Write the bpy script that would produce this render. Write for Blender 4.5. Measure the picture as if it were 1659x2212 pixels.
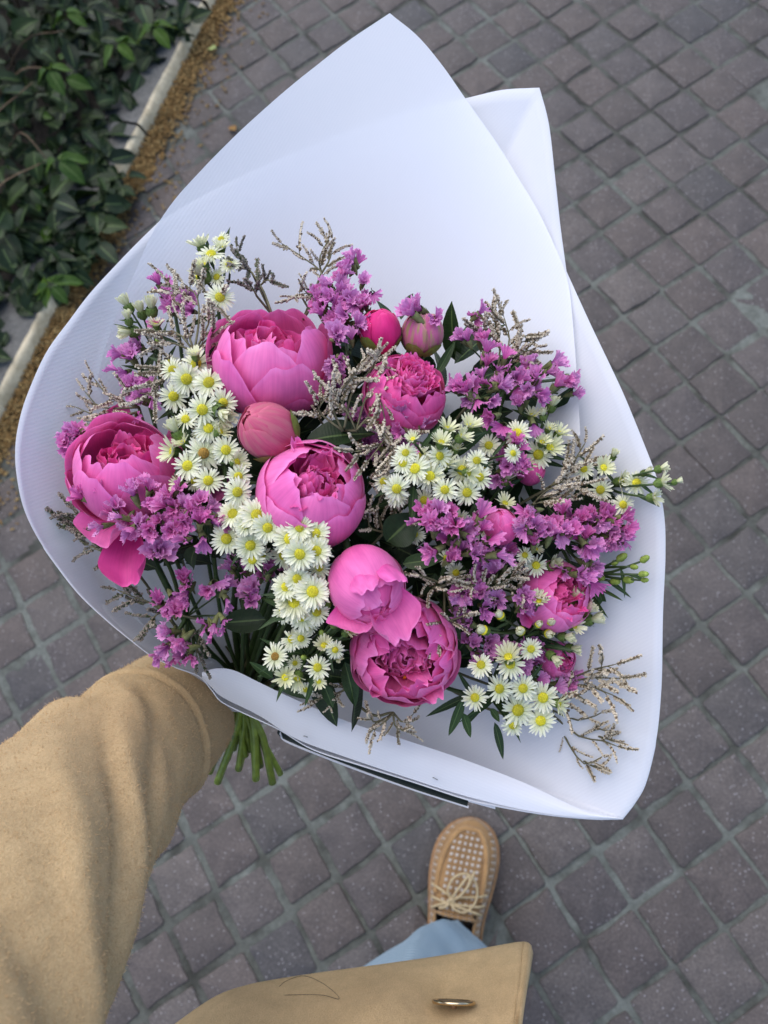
import bpy, math, random
import numpy as np
from mathutils import Matrix, Vector, noise

# ------------------------------------------------------------------ scene, camera, sky, sun, exposure
for o in list(bpy.data.objects):
    bpy.data.objects.remove(o, do_unlink=True)
scene = bpy.context.scene
COL = scene.collection
R_ = math.radians

CAM_H = 1.4647
CM = np.array([[0.92222334, 0.38665761, 0.0],
               [-0.36049462, 0.85982159, -0.36159434],
               [-0.13981320, 0.33347074, 0.93233553]])      # columns: right, up, back
CP = np.array([0.0, 0.0, CAM_H])
FPX, CX, CY = 1662.3, 829.5, 1106.0                         # focal length and centre of the 1659 x 2212 frame

cam_data = bpy.data.cameras.new('camera')
cam = bpy.data.objects.new('camera', cam_data)
COL.objects.link(cam)
cam.matrix_world = Matrix([list(CM[0]) + [0], list(CM[1]) + [0], list(CM[2]) + [CAM_H], [0, 0, 0, 1]])
cam_data.sensor_fit = 'VERTICAL'
cam_data.sensor_height = 36.0
cam_data.sensor_width = 27.0
cam_data.lens = 36.0 * FPX / 2212.0
cam_data.clip_start = 0.02
cam_data.clip_end = 500.0
cam_data.dof.use_dof = True
cam_data.dof.focus_distance = 0.50
cam_data.dof.aperture_fstop = 8.5
scene.camera = cam

SUN_EL, SUN_AZ = 66.0, -10.0        # soft high light through an even sky; azimuth from +Y towards +X
world = bpy.data.worlds.new('World')
scene.world = world
world.use_nodes = True
wn = world.node_tree.nodes
wl = world.node_tree.links
bg = wn['Background']
sky = wn.new('ShaderNodeTexSky')
sky.sky_type = 'NISHITA'
sky.sun_disc = False
sky.sun_elevation = R_(SUN_EL)
sky.sun_rotation = R_(SUN_AZ)
sky.air_density = 1.0
sky.dust_density = 1.5
wl.new(sky.outputs[0], bg.inputs[0])
bg.inputs[1].default_value = 0.12

sun_data = bpy.data.lights.new('sun', 'SUN')
sun_data.energy = 1.2
sun_data.angle = R_(80)
sun_data.color = (1.0, 0.95, 0.88)
sun = bpy.data.objects.new('sun', sun_data)
COL.objects.link(sun)
_sd = Vector((math.cos(R_(SUN_EL)) * math.sin(R_(SUN_AZ)), math.cos(R_(SUN_EL)) * math.cos(R_(SUN_AZ)), math.sin(R_(SUN_EL))))
sun.rotation_euler = _sd.to_track_quat('Z', 'Y').to_euler()

scene.view_settings.view_transform = 'Standard'
scene.view_settings.look = 'None'
scene.view_settings.exposure = 1.02
scene.view_settings.gamma = 1.0
scene.view_settings.use_curve_mapping = False
scene.render.engine = 'CYCLES'
scene.cycles.use_denoising = True
scene.cycles.max_bounces = 8
scene.cycles.diffuse_bounces = 4
scene.cycles.transparent_max_bounces = 12
scene.cycles.transmission_bounces = 5
scene.cycles.caustics_reflective = False
scene.cycles.caustics_refractive = False

# ------------------------------------------------------------------ helpers
def at(px, py, d):
    """point of the place that lies d metres in front of the camera plane"""
    return CP + CM @ np.array([(px - CX) / FPX * d, -(py - CY) / FPX * d, -d])

def cdir(x, y, z):
    v = CM @ np.array([x, y, z], float)
    return v / np.linalg.norm(v)

def gp(px, py, z=0.0):
    r = CM @ np.array([(px - CX) / FPX, -(py - CY) / FPX, -1.0])
    return CP + r * ((z - CAM_H) / r[2])

def unit(v):
    v = np.asarray(v, float)
    return v / (np.linalg.norm(v) + 1e-12)

def frame(z, spin=0.0, hint=(0.13, 0.41, 0.9)):
    z = unit(z)
    x = np.cross(np.array(hint), z)
    if np.linalg.norm(x) < 1e-3:
        x = np.cross(np.array([1, 0, 0.1]), z)
    x = unit(x)
    y = np.cross(z, x)
    c, s = math.cos(spin), math.sin(spin)
    return np.c_[c * x + s * y, -s * x + c * y, z]

def mat4(F, loc, sc=1.0):
    m = Matrix.Identity(4)
    for i in range(3):
        for j in range(3):
            m[i][j] = F[i][j] * sc
        m[i][3] = loc[i]
    return m

def make_mesh(name, V, F, uv=None, mi=None, smooth=True):
    me = bpy.data.meshes.new(name)
    me.from_pydata([tuple(map(float, v)) for v in V], [], F)
    if uv is not None:
        lay = me.uv_layers.new(name='UVMap')
        vi = np.empty(len(me.loops), dtype=np.int32)
        me.loops.foreach_get('vertex_index', vi)
        lay.data.foreach_set('uv', np.asarray(uv, dtype=np.float32)[vi].ravel())
    if mi is not None:
        me.polygons.foreach_set('material_index', np.asarray(mi, dtype=np.int32))
    if smooth:
        me.polygons.foreach_set('use_smooth', np.ones(len(me.polygons), dtype=bool))
    me.update()
    return me

def link(name, me, mats=None, parent=None, M=None, inv=None):
    o = bpy.data.objects.new(name, me)
    COL.objects.link(o)
    if mats is not None and me is not None and len(me.materials) == 0:
        for m in (mats if isinstance(mats, (list, tuple)) else [mats]):
            me.materials.append(m)
    if M is not None:
        o.matrix_basis = M
    if parent is not None:
        o.parent = parent
        if inv is not None:
            o.matrix_parent_inverse = inv
    return o

def tag(o, label=None, cat=None, group=None, kind=None):
    if label: o['label'] = label
    if cat: o['category'] = cat
    if group: o['group'] = group
    if kind: o['kind'] = kind
    return o

class Thing:
    """an Empty at the thing's base; add() hangs a part on it, given in world coordinates"""
    def __init__(self, name, loc, label, cat, group=None):
        self.o = bpy.data.objects.new(name, None)
        self.o.empty_display_size = 0.02
        COL.objects.link(self.o)
        self.o.location = [float(c) for c in loc]
        self.inv = Matrix.Translation(Vector([float(c) for c in loc])).inverted()
        tag(self.o, label, cat, group)
    def add(self, name, me, mats, M=None):
        return link(name, me, mats, self.o, M, self.inv)

def spline(P, n):
    """Catmull-Rom through the rows of P, n samples"""
    P = np.asarray(P, float)
    k = len(P)
    if k == 2:
        t = np.linspace(0, 1, n)[:, None]
        return P[0] * (1 - t) + P[1] * t
    Q = np.vstack([2 * P[0] - P[1], P, 2 * P[-1] - P[-2]])
    out = []
    for t in np.linspace(0, k - 1 - 1e-9, n):
        i = int(t); f = t - i
        a, b, c, d = Q[i], Q[i + 1], Q[i + 2], Q[i + 3]
        out.append(0.5 * (2 * b + (c - a) * f + (2 * a - 5 * b + 4 * c - d) * f * f + (3 * b - a - 3 * c + d) * f ** 3))
    return np.array(out)

def tube_geo(P, rad, n=6, flat=1.0):
    P = np.asarray(P, float)
    m = len(P)
    rad = np.broadcast_to(np.asarray(rad, float), (m,)) if np.ndim(rad) < 2 else rad
    T = np.gradient(P, axis=0)
    T /= np.linalg.norm(T, axis=1)[:, None] + 1e-12
    x = np.cross(T[0], [0.31, 0.52, 0.79]); x = unit(x)
    V, F, U = [], [], []
    L = 0.0
    for i in range(m):
        if i: L += np.linalg.norm(P[i] - P[i - 1])
        x = unit(x - T[i] * np.dot(x, T[i])); y = np.cross(T[i], x)
        for j in range(n):
            a = 2 * math.pi * j / n
            V.append(P[i] + rad[i] * (math.cos(a) * x + flat * math.sin(a) * y)); U.append((j / n, L))
    for i in range(m - 1):
        for j in range(n):
            a, b = i * n + j, i * n + (j + 1) % n
            F.append((a, b, b + n, a + n))
    F.append(tuple(range(n))[::-1]); F.append(tuple(range((m - 1) * n, m * n)))
    return V, F, U

def tube(name, P, rad, n=6, flat=1.0):
    V, F, U = tube_geo(P, rad, n, flat)
    return make_mesh(name, V, F, U)

class Geo:
    def __init__(self): self.V, self.F, self.U, self.I = [], [], [], []
    def add(self, V, F, U=None, mi=0):
        b = len(self.V)
        self.V += [tuple(v) for v in V]
        self.F += [tuple(i + b for i in f) for f in F]
        self.U += list(U) if U is not None else [(0, 0)] * len(V)
        self.I += [mi] * len(F)
    def mesh(self, name, smooth=True):
        return make_mesh(name, self.V, self.F, self.U, self.I, smooth)

def grid_faces(nu, nv, wrap=False):
    """vertices stored row by row: index = v * nu + u"""
    F = []
    for v in range(nv - 1):
        for u in range(nu if wrap else nu - 1):
            a, b = v * nu + u, v * nu + (u + 1) % nu
            F.append((a, b, b + nu, a + nu))
    return F

# ------------------------------------------------------------------ materials
MATS = {}
def nodes_of(name):
    m = bpy.data.materials.new(name)
    m.use_nodes = True
    nt = m.node_tree
    return m, nt.nodes, nt.links, nt.nodes['Principled BSDF'], nt.nodes['Material Output']

def rgb(r, g, b): return (r, g, b, 1.0)

def mixcol(N, L, fac, a, b, mode='MIX'):
    x = N.new('ShaderNodeMix'); x.data_type = 'RGBA'; x.blend_type = mode
    for s, v in ((x.inputs[0], fac), (x.inputs[6], a), (x.inputs[7], b)):
        if hasattr(v, 'is_output'): L.new(v, s)
        else: s.default_value = v
    return x.outputs[2]

def ramp(N, L, src, stops):
    r = N.new('ShaderNodeValToRGB')
    while len(r.color_ramp.elements) < len(stops): r.color_ramp.elements.new(0.5)
    for e, (p, c) in zip(r.color_ramp.elements, stops):
        e.position = p; e.color = c if len(c) == 4 else (*c, 1)
    L.new(src, r.inputs[0])
    return r.outputs[0]

def tex_noise(N, L, vec, scale, detail=3, rough=0.5):
    t = N.new('ShaderNodeTexNoise')
    t.inputs['Scale'].default_value = scale; t.inputs['Detail'].default_value = detail
    t.inputs['Roughness'].default_value = rough
    if vec is not None: L.new(vec, t.inputs['Vector'])
    return t.outputs[0]

def bump(N, L, height, strength, dist, P):
    b = N.new('ShaderNodeBump')
    b.inputs['Strength'].default_value = strength; b.inputs['Distance'].default_value = dist
    L.new(height, b.inputs['Height']); L.new(b.outputs[0], P.inputs['Normal'])

def mapping(N, L, src, sc):
    m = N.new('ShaderNodeMapping'); m.inputs['Scale'].default_value = sc
    L.new(src, m.inputs[0])
    return m.outputs[0]

def add_translucent(N, L, P, out, col, fac, transparent=0.0):
    t = N.new('ShaderNodeBsdfTranslucent')
    if hasattr(col, 'is_output'): L.new(col, t.inputs[0])
    else: t.inputs[0].default_value = col
    mx = N.new('ShaderNodeMixShader'); mx.inputs[0].default_value = fac
    L.new(P.outputs[0], mx.inputs[1]); L.new(t.outputs[0], mx.inputs[2])
    last = mx
    if transparent:
        tr = N.new('ShaderNodeBsdfTransparent'); m2 = N.new('ShaderNodeMixShader'); m2.inputs[0].default_value = transparent
        L.new(mx.outputs[0], m2.inputs[1]); L.new(tr.outputs[0], m2.inputs[2]); last = m2
    L.new(last.outputs[0], out.inputs[0])

def petal_mat(name, base, tip, trans=0.26, vein=0.30, rough=0.58, stripe=None, var=((0.98, 0.88, 0.97), (1.06, 1.32, 1.10)), dk=(0.62, 0.45, 0.6)):
    """colour runs from the claw of the petal to its rim; fine veins run along it"""
    m, N, L, P, O = nodes_of(name)
    uv = N.new('ShaderNodeUVMap')
    sep = N.new('ShaderNodeSeparateXYZ'); L.new(uv.outputs[0], sep.inputs[0])
    c = ramp(N, L, sep.outputs[1], [(0.15, base), (0.8, tip), (0.93, tip), (1.0, tuple(min(1, x * 1.16 + 0.05) for x in tip))])
    n = tex_noise(N, L, mapping(N, L, uv.outputs[0], (34, 1.4, 1)), 1.0, 5, 0.65)
    n2 = tex_noise(N, L, mapping(N, L, uv.outputs[0], (4, 3, 1)), 1.0, 2)
    info = N.new('ShaderNodeObjectInfo')
    dark = mixcol(N, L, vein, rgb(1, 1, 1), ramp(N, L, n, [(0.3, dk), (0.7, (1.1, 1.12, 1.1))]), 'MIX')
    c2 = mixcol(N, L, 1.0, c, dark, 'MULTIPLY')
    bl = 0.5 if dk[1] > .8 else 1.0
    blot = ramp(N, L, n2, [(0.35, (1 - .12 * bl, 1 - (.22 if bl == 1 else .12) * bl, 1 - .14 * bl)), (0.65, (1.06, 1.12 if bl == 1 else 1.06, 1.06))])
    c3 = mixcol(N, L, 1.0, c2, blot, 'MULTIPLY')
    rnd = ramp(N, L, info.outputs['Random'], [(0, var[0]), (1, var[1])])
    c4 = mixcol(N, L, 1.0, c3, rnd, 'MULTIPLY')
    if stripe:
        n3 = tex_noise(N, L, mapping(N, L, uv.outputs[0], (3.5, 1.2, 1)), 1.6, 3)
        c4 = mixcol(N, L, ramp(N, L, n3, [(0.45, (0, 0, 0)), (0.62, (1, 1, 1))]), c4, rgb(*stripe))
    L.new(c4, P.inputs['Base Color'])
    P.inputs['Roughness'].default_value = rough
    P.inputs['Specular IOR Level'].default_value = 0.3
    P.inputs['Sheen Weight'].default_value = 0.15
    bump(N, L, n, 0.12, 0.0008, P)
    add_translucent(N, L, P, O, c4, trans)
    MATS[name] = m
    return m

def leaf_mat(name, cols, rough=0.4, trans=0.18, under=None):
    m, N, L, P, O = nodes_of(name)
    uv = N.new('ShaderNodeUVMap')
    info = N.new('ShaderNodeObjectInfo')
    c = ramp(N, L, info.outputs['Random'], [(i / max(1, len(cols) - 1), col) for i, col in enumerate(cols)])
    n = tex_noise(N, L, mapping(N, L, uv.outputs[0], (6, 10, 1)), 1.0, 3)
    c2 = mixcol(N, L, 1.0, c, ramp(N, L, n, [(0.3, (0.75, 0.78, 0.75)), (0.7, (1.2, 1.18, 1.1))]), 'MULTIPLY')
    sep = N.new('ShaderNodeSeparateXYZ'); L.new(uv.outputs[0], sep.inputs[0])
    rib = N.new('ShaderNodeMath'); rib.operation = 'SUBTRACT'; rib.inputs[1].default_value = 0.5; L.new(sep.outputs[0], rib.inputs[0])
    ab = N.new('ShaderNodeMath'); ab.operation = 'ABSOLUTE'; L.new(rib.outputs[0], ab.inputs[0])
    ribf = ramp(N, L, ab.outputs[0], [(0.015, (1, 1, 1)), (0.05, (0, 0, 0))])
    c3 = mixcol(N, L, 0.0, c2, rgb(0.2, 0.3, 0.1))
    mx = c3.node; ms = N.new('ShaderNodeMath'); ms.operation = 'MULTIPLY'; ms.inputs[1].default_value = 0.45
    L.new(ribf, ms.inputs[0]); L.new(ms.outputs[0], mx.inputs[0])
    L.new(c3, P.inputs['Base Color'])
    P.inputs['Roughness'].default_value = rough
    P.inputs['Specular IOR Level'].default_value = 0.28
    w = N.new('ShaderNodeTexWave'); w.inputs['Scale'].default_value = 7; w.inputs['Distortion'].default_value = 1.0
    w.bands_direction = 'Y'; L.new(uv.outputs[0], w.inputs['Vector'])
    bump(N, L, w.outputs[1], 0.12, 0.001, P)
    add_translucent(N, L, P, O, c3, trans)
    MATS[name] = m
    return m

def plain_mat(name, col, rough=0.6, var=0.15, scale=300, trans=0.0, metal=0.0, bumpd=0.0, spec=0.4):
    m, N, L, P, O = nodes_of(name)
    tc = N.new('ShaderNodeTexCoord')
    n = tex_noise(N, L, tc.outputs['Object'], scale, 3)
    info = N.new('ShaderNodeObjectInfo')
    c = mixcol(N, L, 1.0, rgb(*col), ramp(N, L, n, [(0.3, (1 - var,) * 3), (0.7, (1 + var,) * 3)]), 'MULTIPLY')
    c = mixcol(N, L, 1.0, c, ramp(N, L, info.outputs['Random'], [(0, (1 - var * .7,) * 3), (1, (1 + var * .7,) * 3)]), 'MULTIPLY')
    L.new(c, P.inputs['Base Color'])
    P.inputs['Roughness'].default_value = rough; P.inputs['Metallic'].default_value = metal
    P.inputs['Specular IOR Level'].default_value = spec
    if bumpd: bump(N, L, n, 0.6, bumpd, P)
    if trans: add_translucent(N, L, P, O, c, trans)
    MATS[name] = m
    return m

petal_mat('peony_light', (0.82, 0.065, 0.36), (0.93, 0.185, 0.53))
petal_mat('peony_mid', (0.78, 0.038, 0.28), (0.90, 0.115, 0.42))
petal_mat('peony_deep', (0.60, 0.012, 0.20), (0.82, 0.075, 0.36))
petal_mat('peony_hot', (0.72, 0.012, 0.17), (0.80, 0.022, 0.24), vein=0.2)
petal_mat('peony_dusty', (0.55, 0.05, 0.13), (0.66, 0.10, 0.22), vein=0.4, stripe=(0.60, 0.16, 0.22))
petal_mat('peony_pale', (0.62, 0.14, 0.25), (0.72, 0.17, 0.38), vein=0.4, stripe=(0.45, 0.34, 0.16))
petal_mat('statice_petal', (0.54, 0.12, 0.44), (0.82, 0.33, 0.68), trans=0.34, vein=0.5)
petal_mat('statice_pink', (0.62, 0.08, 0.38), (0.84, 0.25, 0.60), trans=0.34, vein=0.5)
petal_mat('aster_ray', (0.70, 0.73, 0.42), (0.87, 0.86, 0.72), trans=0.25, vein=0.3, var=((0.96, 0.97, 0.94), (1.03, 1.03, 1.0)), dk=(0.86, 0.88, 0.82))
petal_mat('aster_cream', (0.66, 0.68, 0.36), (0.80, 0.79, 0.58), trans=0.25, vein=0.3, var=((0.96, 0.97, 0.94), (1.03, 1.03, 1.0)), dk=(0.86, 0.88, 0.82))
plain_mat('aster_disc', (0.55, 0.50, 0.025), 0.7, 0.3, 900)
plain_mat('aster_disc_brown', (0.38, 0.22, 0.04), 0.8, 0.4, 900)
plain_mat('calyx_green', (0.13, 0.20, 0.045), 0.6, 0.25, 500, trans=0.1)
plain_mat('bud_green', (0.30, 0.40, 0.07), 0.6, 0.2, 500, trans=0.1)
plain_mat('stem_shaded_green', (0.040, 0.075, 0.018), 0.5, 0.25, 120, spec=0.5)  # dark green: deep shade inside the wrap is put into the colour
plain_mat('stem_cut', (0.20, 0.27, 0.035), 0.38, 0.3, 120, spec=0.5)
plain_mat('stem_dark', (0.05, 0.075, 0.03), 0.6, 0.25, 200)
plain_mat('lavender_stem', (0.14, 0.13, 0.07), 0.7, 0.2, 300)
plain_mat('lavender_husk', (0.15, 0.105, 0.06), 0.8, 0.3, 900)
plain_mat('lavender_white', (0.66, 0.58, 0.45), 0.75, 0.2, 900, trans=0.15)
plain_mat('lavender_grey', (0.27, 0.235, 0.19), 0.8, 0.25, 900)
plain_mat('stamen_orange', (0.75, 0.28, 0.02), 0.6, 0.3, 900)
leaf_mat('peony_leaf', [(0.014, 0.030, 0.012), (0.024, 0.048, 0.016)], 0.45, 0.12)
leaf_mat('aster_leaf', [(0.024, 0.050, 0.020), (0.045, 0.085, 0.024)], 0.5, 0.15)
leaf_mat('sepal_green', [(0.17, 0.22, 0.045), (0.24, 0.26, 0.06)], 0.5, 0.12)
leaf_mat('shrub_leaf', [(0.007, 0.016, 0.006), (0.013, 0.028, 0.008), (0.026, 0.048, 0.010), (0.014, 0.028, 0.011)], 0.48, 0.12)
leaf_mat('shrub_leaf_young', [(0.036, 0.080, 0.009), (0.070, 0.130, 0.012)], 0.42, 0.25)
leaf_mat('dry_leaf', [(0.22, 0.11, 0.04), (0.30, 0.16, 0.05)], 0.7, 0.1)
leaf_mat('fallen_green', [(0.32, 0.38, 0.14), (0.36, 0.42, 0.18)], 0.6, 0.1)
plain_mat('branch_bark', (0.13, 0.085, 0.05), 0.85, 0.35, 200, bumpd=0.001)
plain_mat('soil', (0.022, 0.018, 0.013), 0.95, 0.4, 90, bumpd=0.008)
plain_mat('skin', (0.52, 0.29, 0.20), 0.5, 0.08, 200)
plain_mat('brass', (0.60, 0.47, 0.30), 0.22, 0.05, 200, metal=1.0)
plain_mat('button_core', (0.22, 0.12, 0.06), 0.4, 0.3, 500)
plain_mat('hair', (0.012, 0.008, 0.006), 0.45, 0.1, 200)
plain_mat('husk_a', (0.19, 0.11, 0.035), 0.9, 0.4, 150)
plain_mat('husk_b', (0.28, 0.185, 0.07), 0.9, 0.4, 150)
plain_mat('sole_rubber', (0.30, 0.16, 0.07), 0.7, 0.2, 150)
plain_mat('lace_cord', (0.55, 0.42, 0.24), 0.8, 0.2, 1200, bumpd=0.0004)
plain_mat('sock_cotton', (0.78, 0.77, 0.78), 0.9, 0.1, 900, bumpd=0.0004)
plain_mat('weave_white', (0.50, 0.43, 0.36), 0.7, 0.15, 400)
plain_mat('wool_fibre', (0.62, 0.44, 0.245), 0.9, 0.2, 600, trans=0.3, spec=0.1)
plain_mat('statice_calyx', (0.17, 0.185, 0.07), 0.7, 0.25, 500, trans=0.1)
plain_mat('slot_dark_green', (0.020, 0.030, 0.027), 0.6, 0.2, 200)
plain_mat('staple', (0.35, 0.35, 0.36), 0.3, 0.1, 200, metal=1.0)

def paper_material():
    m, N, L, P, O = nodes_of('paper')
    uv = N.new('ShaderNodeUVMap')
    w = N.new('ShaderNodeTexWave'); w.inputs['Scale'].default_value = 150; w.inputs['Distortion'].default_value = 0.6
    w.inputs['Detail'].default_value = 1; w.bands_direction = 'Y'
    L.new(uv.outputs[0], w.inputs['Vector'])
    n = tex_noise(N, L, uv.outputs[0], 60, 4)
    n2 = tex_noise(N, L, uv.outputs[0], 5, 2)
    c = mixcol(N, L, 1.0, rgb(0.85, 0.868, 0.90), ramp(N, L, n2, [(0.35, (0.97, 0.97, 1.0)), (0.65, (1.0, 0.99, 1.0))]), 'MULTIPLY')
    c = mixcol(N, L, 1.0, c, ramp(N, L, w.outputs[1], [(0.2, (0.985, 0.985, 0.99)), (0.8, (1, 1, 1))]), 'MULTIPLY')
    L.new(c, P.inputs['Base Color'])
    P.inputs['Roughness'].default_value = 0.55
    P.inputs['Specular IOR Level'].default_value = 0.35
    s = N.new('ShaderNodeMath'); s.operation = 'ADD'; L.new(w.outputs[1], s.inputs[0]); L.new(n, s.inputs[1])
    bump(N, L, s.outputs[0], 0.07, 0.0006, P)
    add_translucent(N, L, P, O, c, 0.20, 0.10)
    MATS['paper'] = m
paper_material()

def wool_material():
    m, N, L, P, O = nodes_of('wool')
    tc = N.new('ShaderNodeTexCoord')
    n1 = tex_noise(N, L, tc.outputs['Object'], 800, 6, 0.8)
    n2 = tex_noise(N, L, tc.outputs['Object'], 60, 5, 0.7)
    n3 = tex_noise(N, L, tc.outputs['Object'], 9, 2)
    c = ramp(N, L, n1, [(0.28, (0.42, 0.282, 0.142)), (0.5, (0.55, 0.382, 0.205)), (0.74, (0.66, 0.485, 0.28))])
    c = mixcol(N, L, 1.0, c, ramp(N, L, n2, [(0.3, (0.86, 0.85, 0.83)), (0.7, (1.1, 1.1, 1.08))]), 'MULTIPLY')
    c = mixcol(N, L, 1.0, c, ramp(N, L, n3, [(0.3, (0.93, 0.92, 0.9)), (0.7, (1.06, 1.06, 1.05))]), 'MULTIPLY')
    L.new(c, P.inputs['Base Color'])
    P.inputs['Roughness'].default_value = 0.95
    P.inputs['Specular IOR Level'].default_value = 0.1
    P.inputs['Sheen Weight'].default_value = 0.35
    P.inputs['Sheen Roughness'].default_value = 0.5
    P.inputs['Sheen Tint'].default_value = rgb(0.95, 0.8, 0.55)
    bump(N, L, n1, 0.8, 0.0016, P)
    MATS['wool'] = m
wool_material()

def denim_material():
    m, N, L, P, O = nodes_of('denim')
    uv = N.new('ShaderNodeUVMap')
    w = N.new('ShaderNodeTexWave'); w.inputs['Scale'].default_value = 90; w.bands_direction = 'DIAGONAL'
    w.inputs['Distortion'].default_value = 0.5
    L.new(mapping(N, L, uv.outputs[0], (0.5, 1.0, 1)), w.inputs['Vector'])
    tc = N.new('ShaderNodeTexCoord')
    n = tex_noise(N, L, tc.outputs['Object'], 25, 3)
    c = ramp(N, L, w.outputs[1], [(0.25, (0.24, 0.33, 0.40)), (0.75, (0.38, 0.46, 0.51))])
    c = mixcol(N, L, 1.0, c, ramp(N, L, n, [(0.3, (0.88, 0.9, 0.92)), (0.7, (1.08, 1.07, 1.06))]), 'MULTIPLY')
    L.new(c, P.inputs['Base Color']); P.inputs['Roughness'].default_value = 0.9
    bump(N, L, w.outputs[1], 0.3, 0.001, P)
    MATS['denim'] = m
denim_material()

def suede_material(name, k=1.0):
    m, N, L, P, O = nodes_of(name)
    tc = N.new('ShaderNodeTexCoord')
    n1 = tex_noise(N, L, tc.outputs['Object'], 700, 4, 0.7)
    n2 = tex_noise(N, L, tc.outputs['Object'], 45, 3)
    c = ramp(N, L, n1, [(0.3, (0.21 * k, 0.115 * k, 0.042 * k)), (0.7, (0.35 * k, 0.20 * k, 0.078 * k))])
    c = mixcol(N, L, 1.0, c, ramp(N, L, n2, [(0.3, (0.82, 0.8, 0.78)), (0.7, (1.12, 1.12, 1.1))]), 'MULTIPLY')
    L.new(c, P.inputs['Base Color']); P.inputs['Roughness'].default_value = 0.85
    P.inputs['Sheen Weight'].default_value = 0.3
    bump(N, L, n1, 0.5, 0.001, P)
    MATS[name] = m
suede_material('suede')
suede_material('suede_pale', 1.25)

def paver_material():
    m, N, L, P, O = nodes_of('paver_stone')
    geo = N.new('ShaderNodeNewGeometry')
    info = N.new('ShaderNodeObjectInfo')
    pos = geo.outputs['Position']
    n1 = tex_noise(N, L, pos, 260, 4, 0.65)
    n2 = tex_noise(N, L, pos, 22, 3)
    vor = N.new('ShaderNodeTexVoronoi'); vor.inputs['Scale'].default_value = 170; L.new(pos, vor.inputs['Vector'])
    base = ramp(N, L, info.outputs['Random'], [(0.0, (0.066, 0.056, 0.051)), (0.3, (0.088, 0.071, 0.063)), (0.55, (0.071, 0.061, 0.058)),
                                              (0.8, (0.100, 0.085, 0.076)), (0.95, (0.057, 0.053, 0.052))])
    c = mixcol(N, L, 1.0, base, ramp(N, L, n1, [(0.3, (0.62, 0.60, 0.62)), (0.52, (1.0, 1.0, 1.0)), (0.72, (1.5, 1.5, 1.5))]), 'MULTIPLY')
    c = mixcol(N, L, 1.0, c, ramp(N, L, n2, [(0.3, (0.84, 0.83, 0.84)), (0.7, (1.14, 1.12, 1.12))]), 'MULTIPLY')
    speck = ramp(N, L, vor.outputs['Distance'], [(0.12, (1, 1, 1)), (0.26, (0, 0, 0))])
    sel = ramp(N, L, vor.outputs['Color'], [(0.58, (0, 0, 0)), (0.70, (0.9, 0.9, 0.9))])
    f = mixcol(N, L, 1.0, speck, sel, 'MULTIPLY')
    c = mixcol(N, L, f, c, rgb(0.34, 0.32, 0.33))
    L.new(c, P.inputs['Base Color'])
    P.inputs['Roughness'].default_value = 0.62
    P.inputs['Specular IOR Level'].default_value = 0.45
    bump(N, L, n1, 0.7, 0.002, P)
    MATS['paver_stone'] = m
paver_material()

def mortar_material():
    m, N, L, P, O = nodes_of('mortar')
    geo = N.new('ShaderNodeNewGeometry'); pos = geo.outputs['Position']
    n1 = tex_noise(N, L, pos, 150, 5, 0.65)
    n2 = tex_noise(N, L, pos, 14, 4, 0.6)
    c = ramp(N, L, n1, [(0.25, (0.105, 0.112, 0.100)), (0.6, (0.165, 0.178, 0.160)), (0.8, (0.26, 0.272, 0.245))])
    c = mixcol(N, L, ramp(N, L, n2, [(0.46, (0, 0, 0)), (0.66, (0.8, 0.8, 0.8))]), c, rgb(0.040, 0.040, 0.032))
    n3 = tex_noise(N, L, pos, 2.6, 3)
    c = mixcol(N, L, 1.0, c, ramp(N, L, n3, [(0.38, (0.50, 0.48, 0.45)), (0.6, (0.96, 0.955, 0.93))]), 'MULTIPLY')
    L.new(c, P.inputs['Base Color']); P.inputs['Roughness'].default_value = 0.95
    bump(N, L, n1, 0.9, 0.003, P)
    MATS['mortar'] = m
mortar_material()

def kerb_material():
    m, N, L, P, O = nodes_of('kerb_stone')
    geo = N.new('ShaderNodeNewGeometry'); pos = geo.outputs['Position']
    n1 = tex_noise(N, L, pos, 90, 5, 0.65)
    n2 = tex_noise(N, L, pos, 12, 3)
    c = ramp(N, L, n1, [(0.3, (0.11, 0.108, 0.10)), (0.7, (0.19, 0.185, 0.17))])
    c = mixcol(N, L, 1.0, c, ramp(N, L, n2, [(0.3, (0.7, 0.7, 0.7)), (0.7, (1.1, 1.1, 1.1))]), 'MULTIPLY')
    L.new(c, P.inputs['Base Color']); P.inputs['Roughness'].default_value = 0.9
    bump(N, L, n1, 0.8, 0.004, P)
    MATS['kerb_stone'] = m
    m, N, L, P, O = nodes_of('kerb_lit_edge')
    geo = N.new('ShaderNodeNewGeometry'); pos = geo.outputs['Position']
    n1 = tex_noise(N, L, pos, 120, 5, 0.65)
    n2 = tex_noise(N, L, pos, 25, 3)
    c = ramp(N, L, n1, [(0.3, (0.56, 0.46, 0.30)), (0.7, (0.78, 0.67, 0.47))])  # pale tone carries the light that falls on the side face
    c = mixcol(N, L, 1.0, c, ramp(N, L, n2, [(0.3, (0.72, 0.7, 0.66)), (0.6, (1.05, 1.05, 1.05))]), 'MULTIPLY')
    L.new(c, P.inputs['Base Color']); P.inputs['Roughness'].default_value = 0.9
    bump(N, L, n1, 0.8, 0.003, P)
    MATS['kerb_lit_edge'] = m
kerb_material()

# ------------------------------------------------------------------ pavement
rng = random.Random(7)
PITCH = 0.1
G0 = np.array([0.82771417, 1.32174080])
GXA = np.array([0.97966930, 0.20061922]); GYA = np.array([0.20061922, -0.97966930])

# the kerb runs along this line on the ground; the bed lies on its far side
KH = 0.05
K0 = gp(446, 0, KH)[:2]; K1 = gp(12, 835, KH)[:2]
KD = unit(K1 - K0); KN = np.array([KD[1], -KD[0]])          # KN points to the bed
if np.dot(gp(50, 200, 0)[:2] - K0, KN) < 0: KN = -KN

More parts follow.
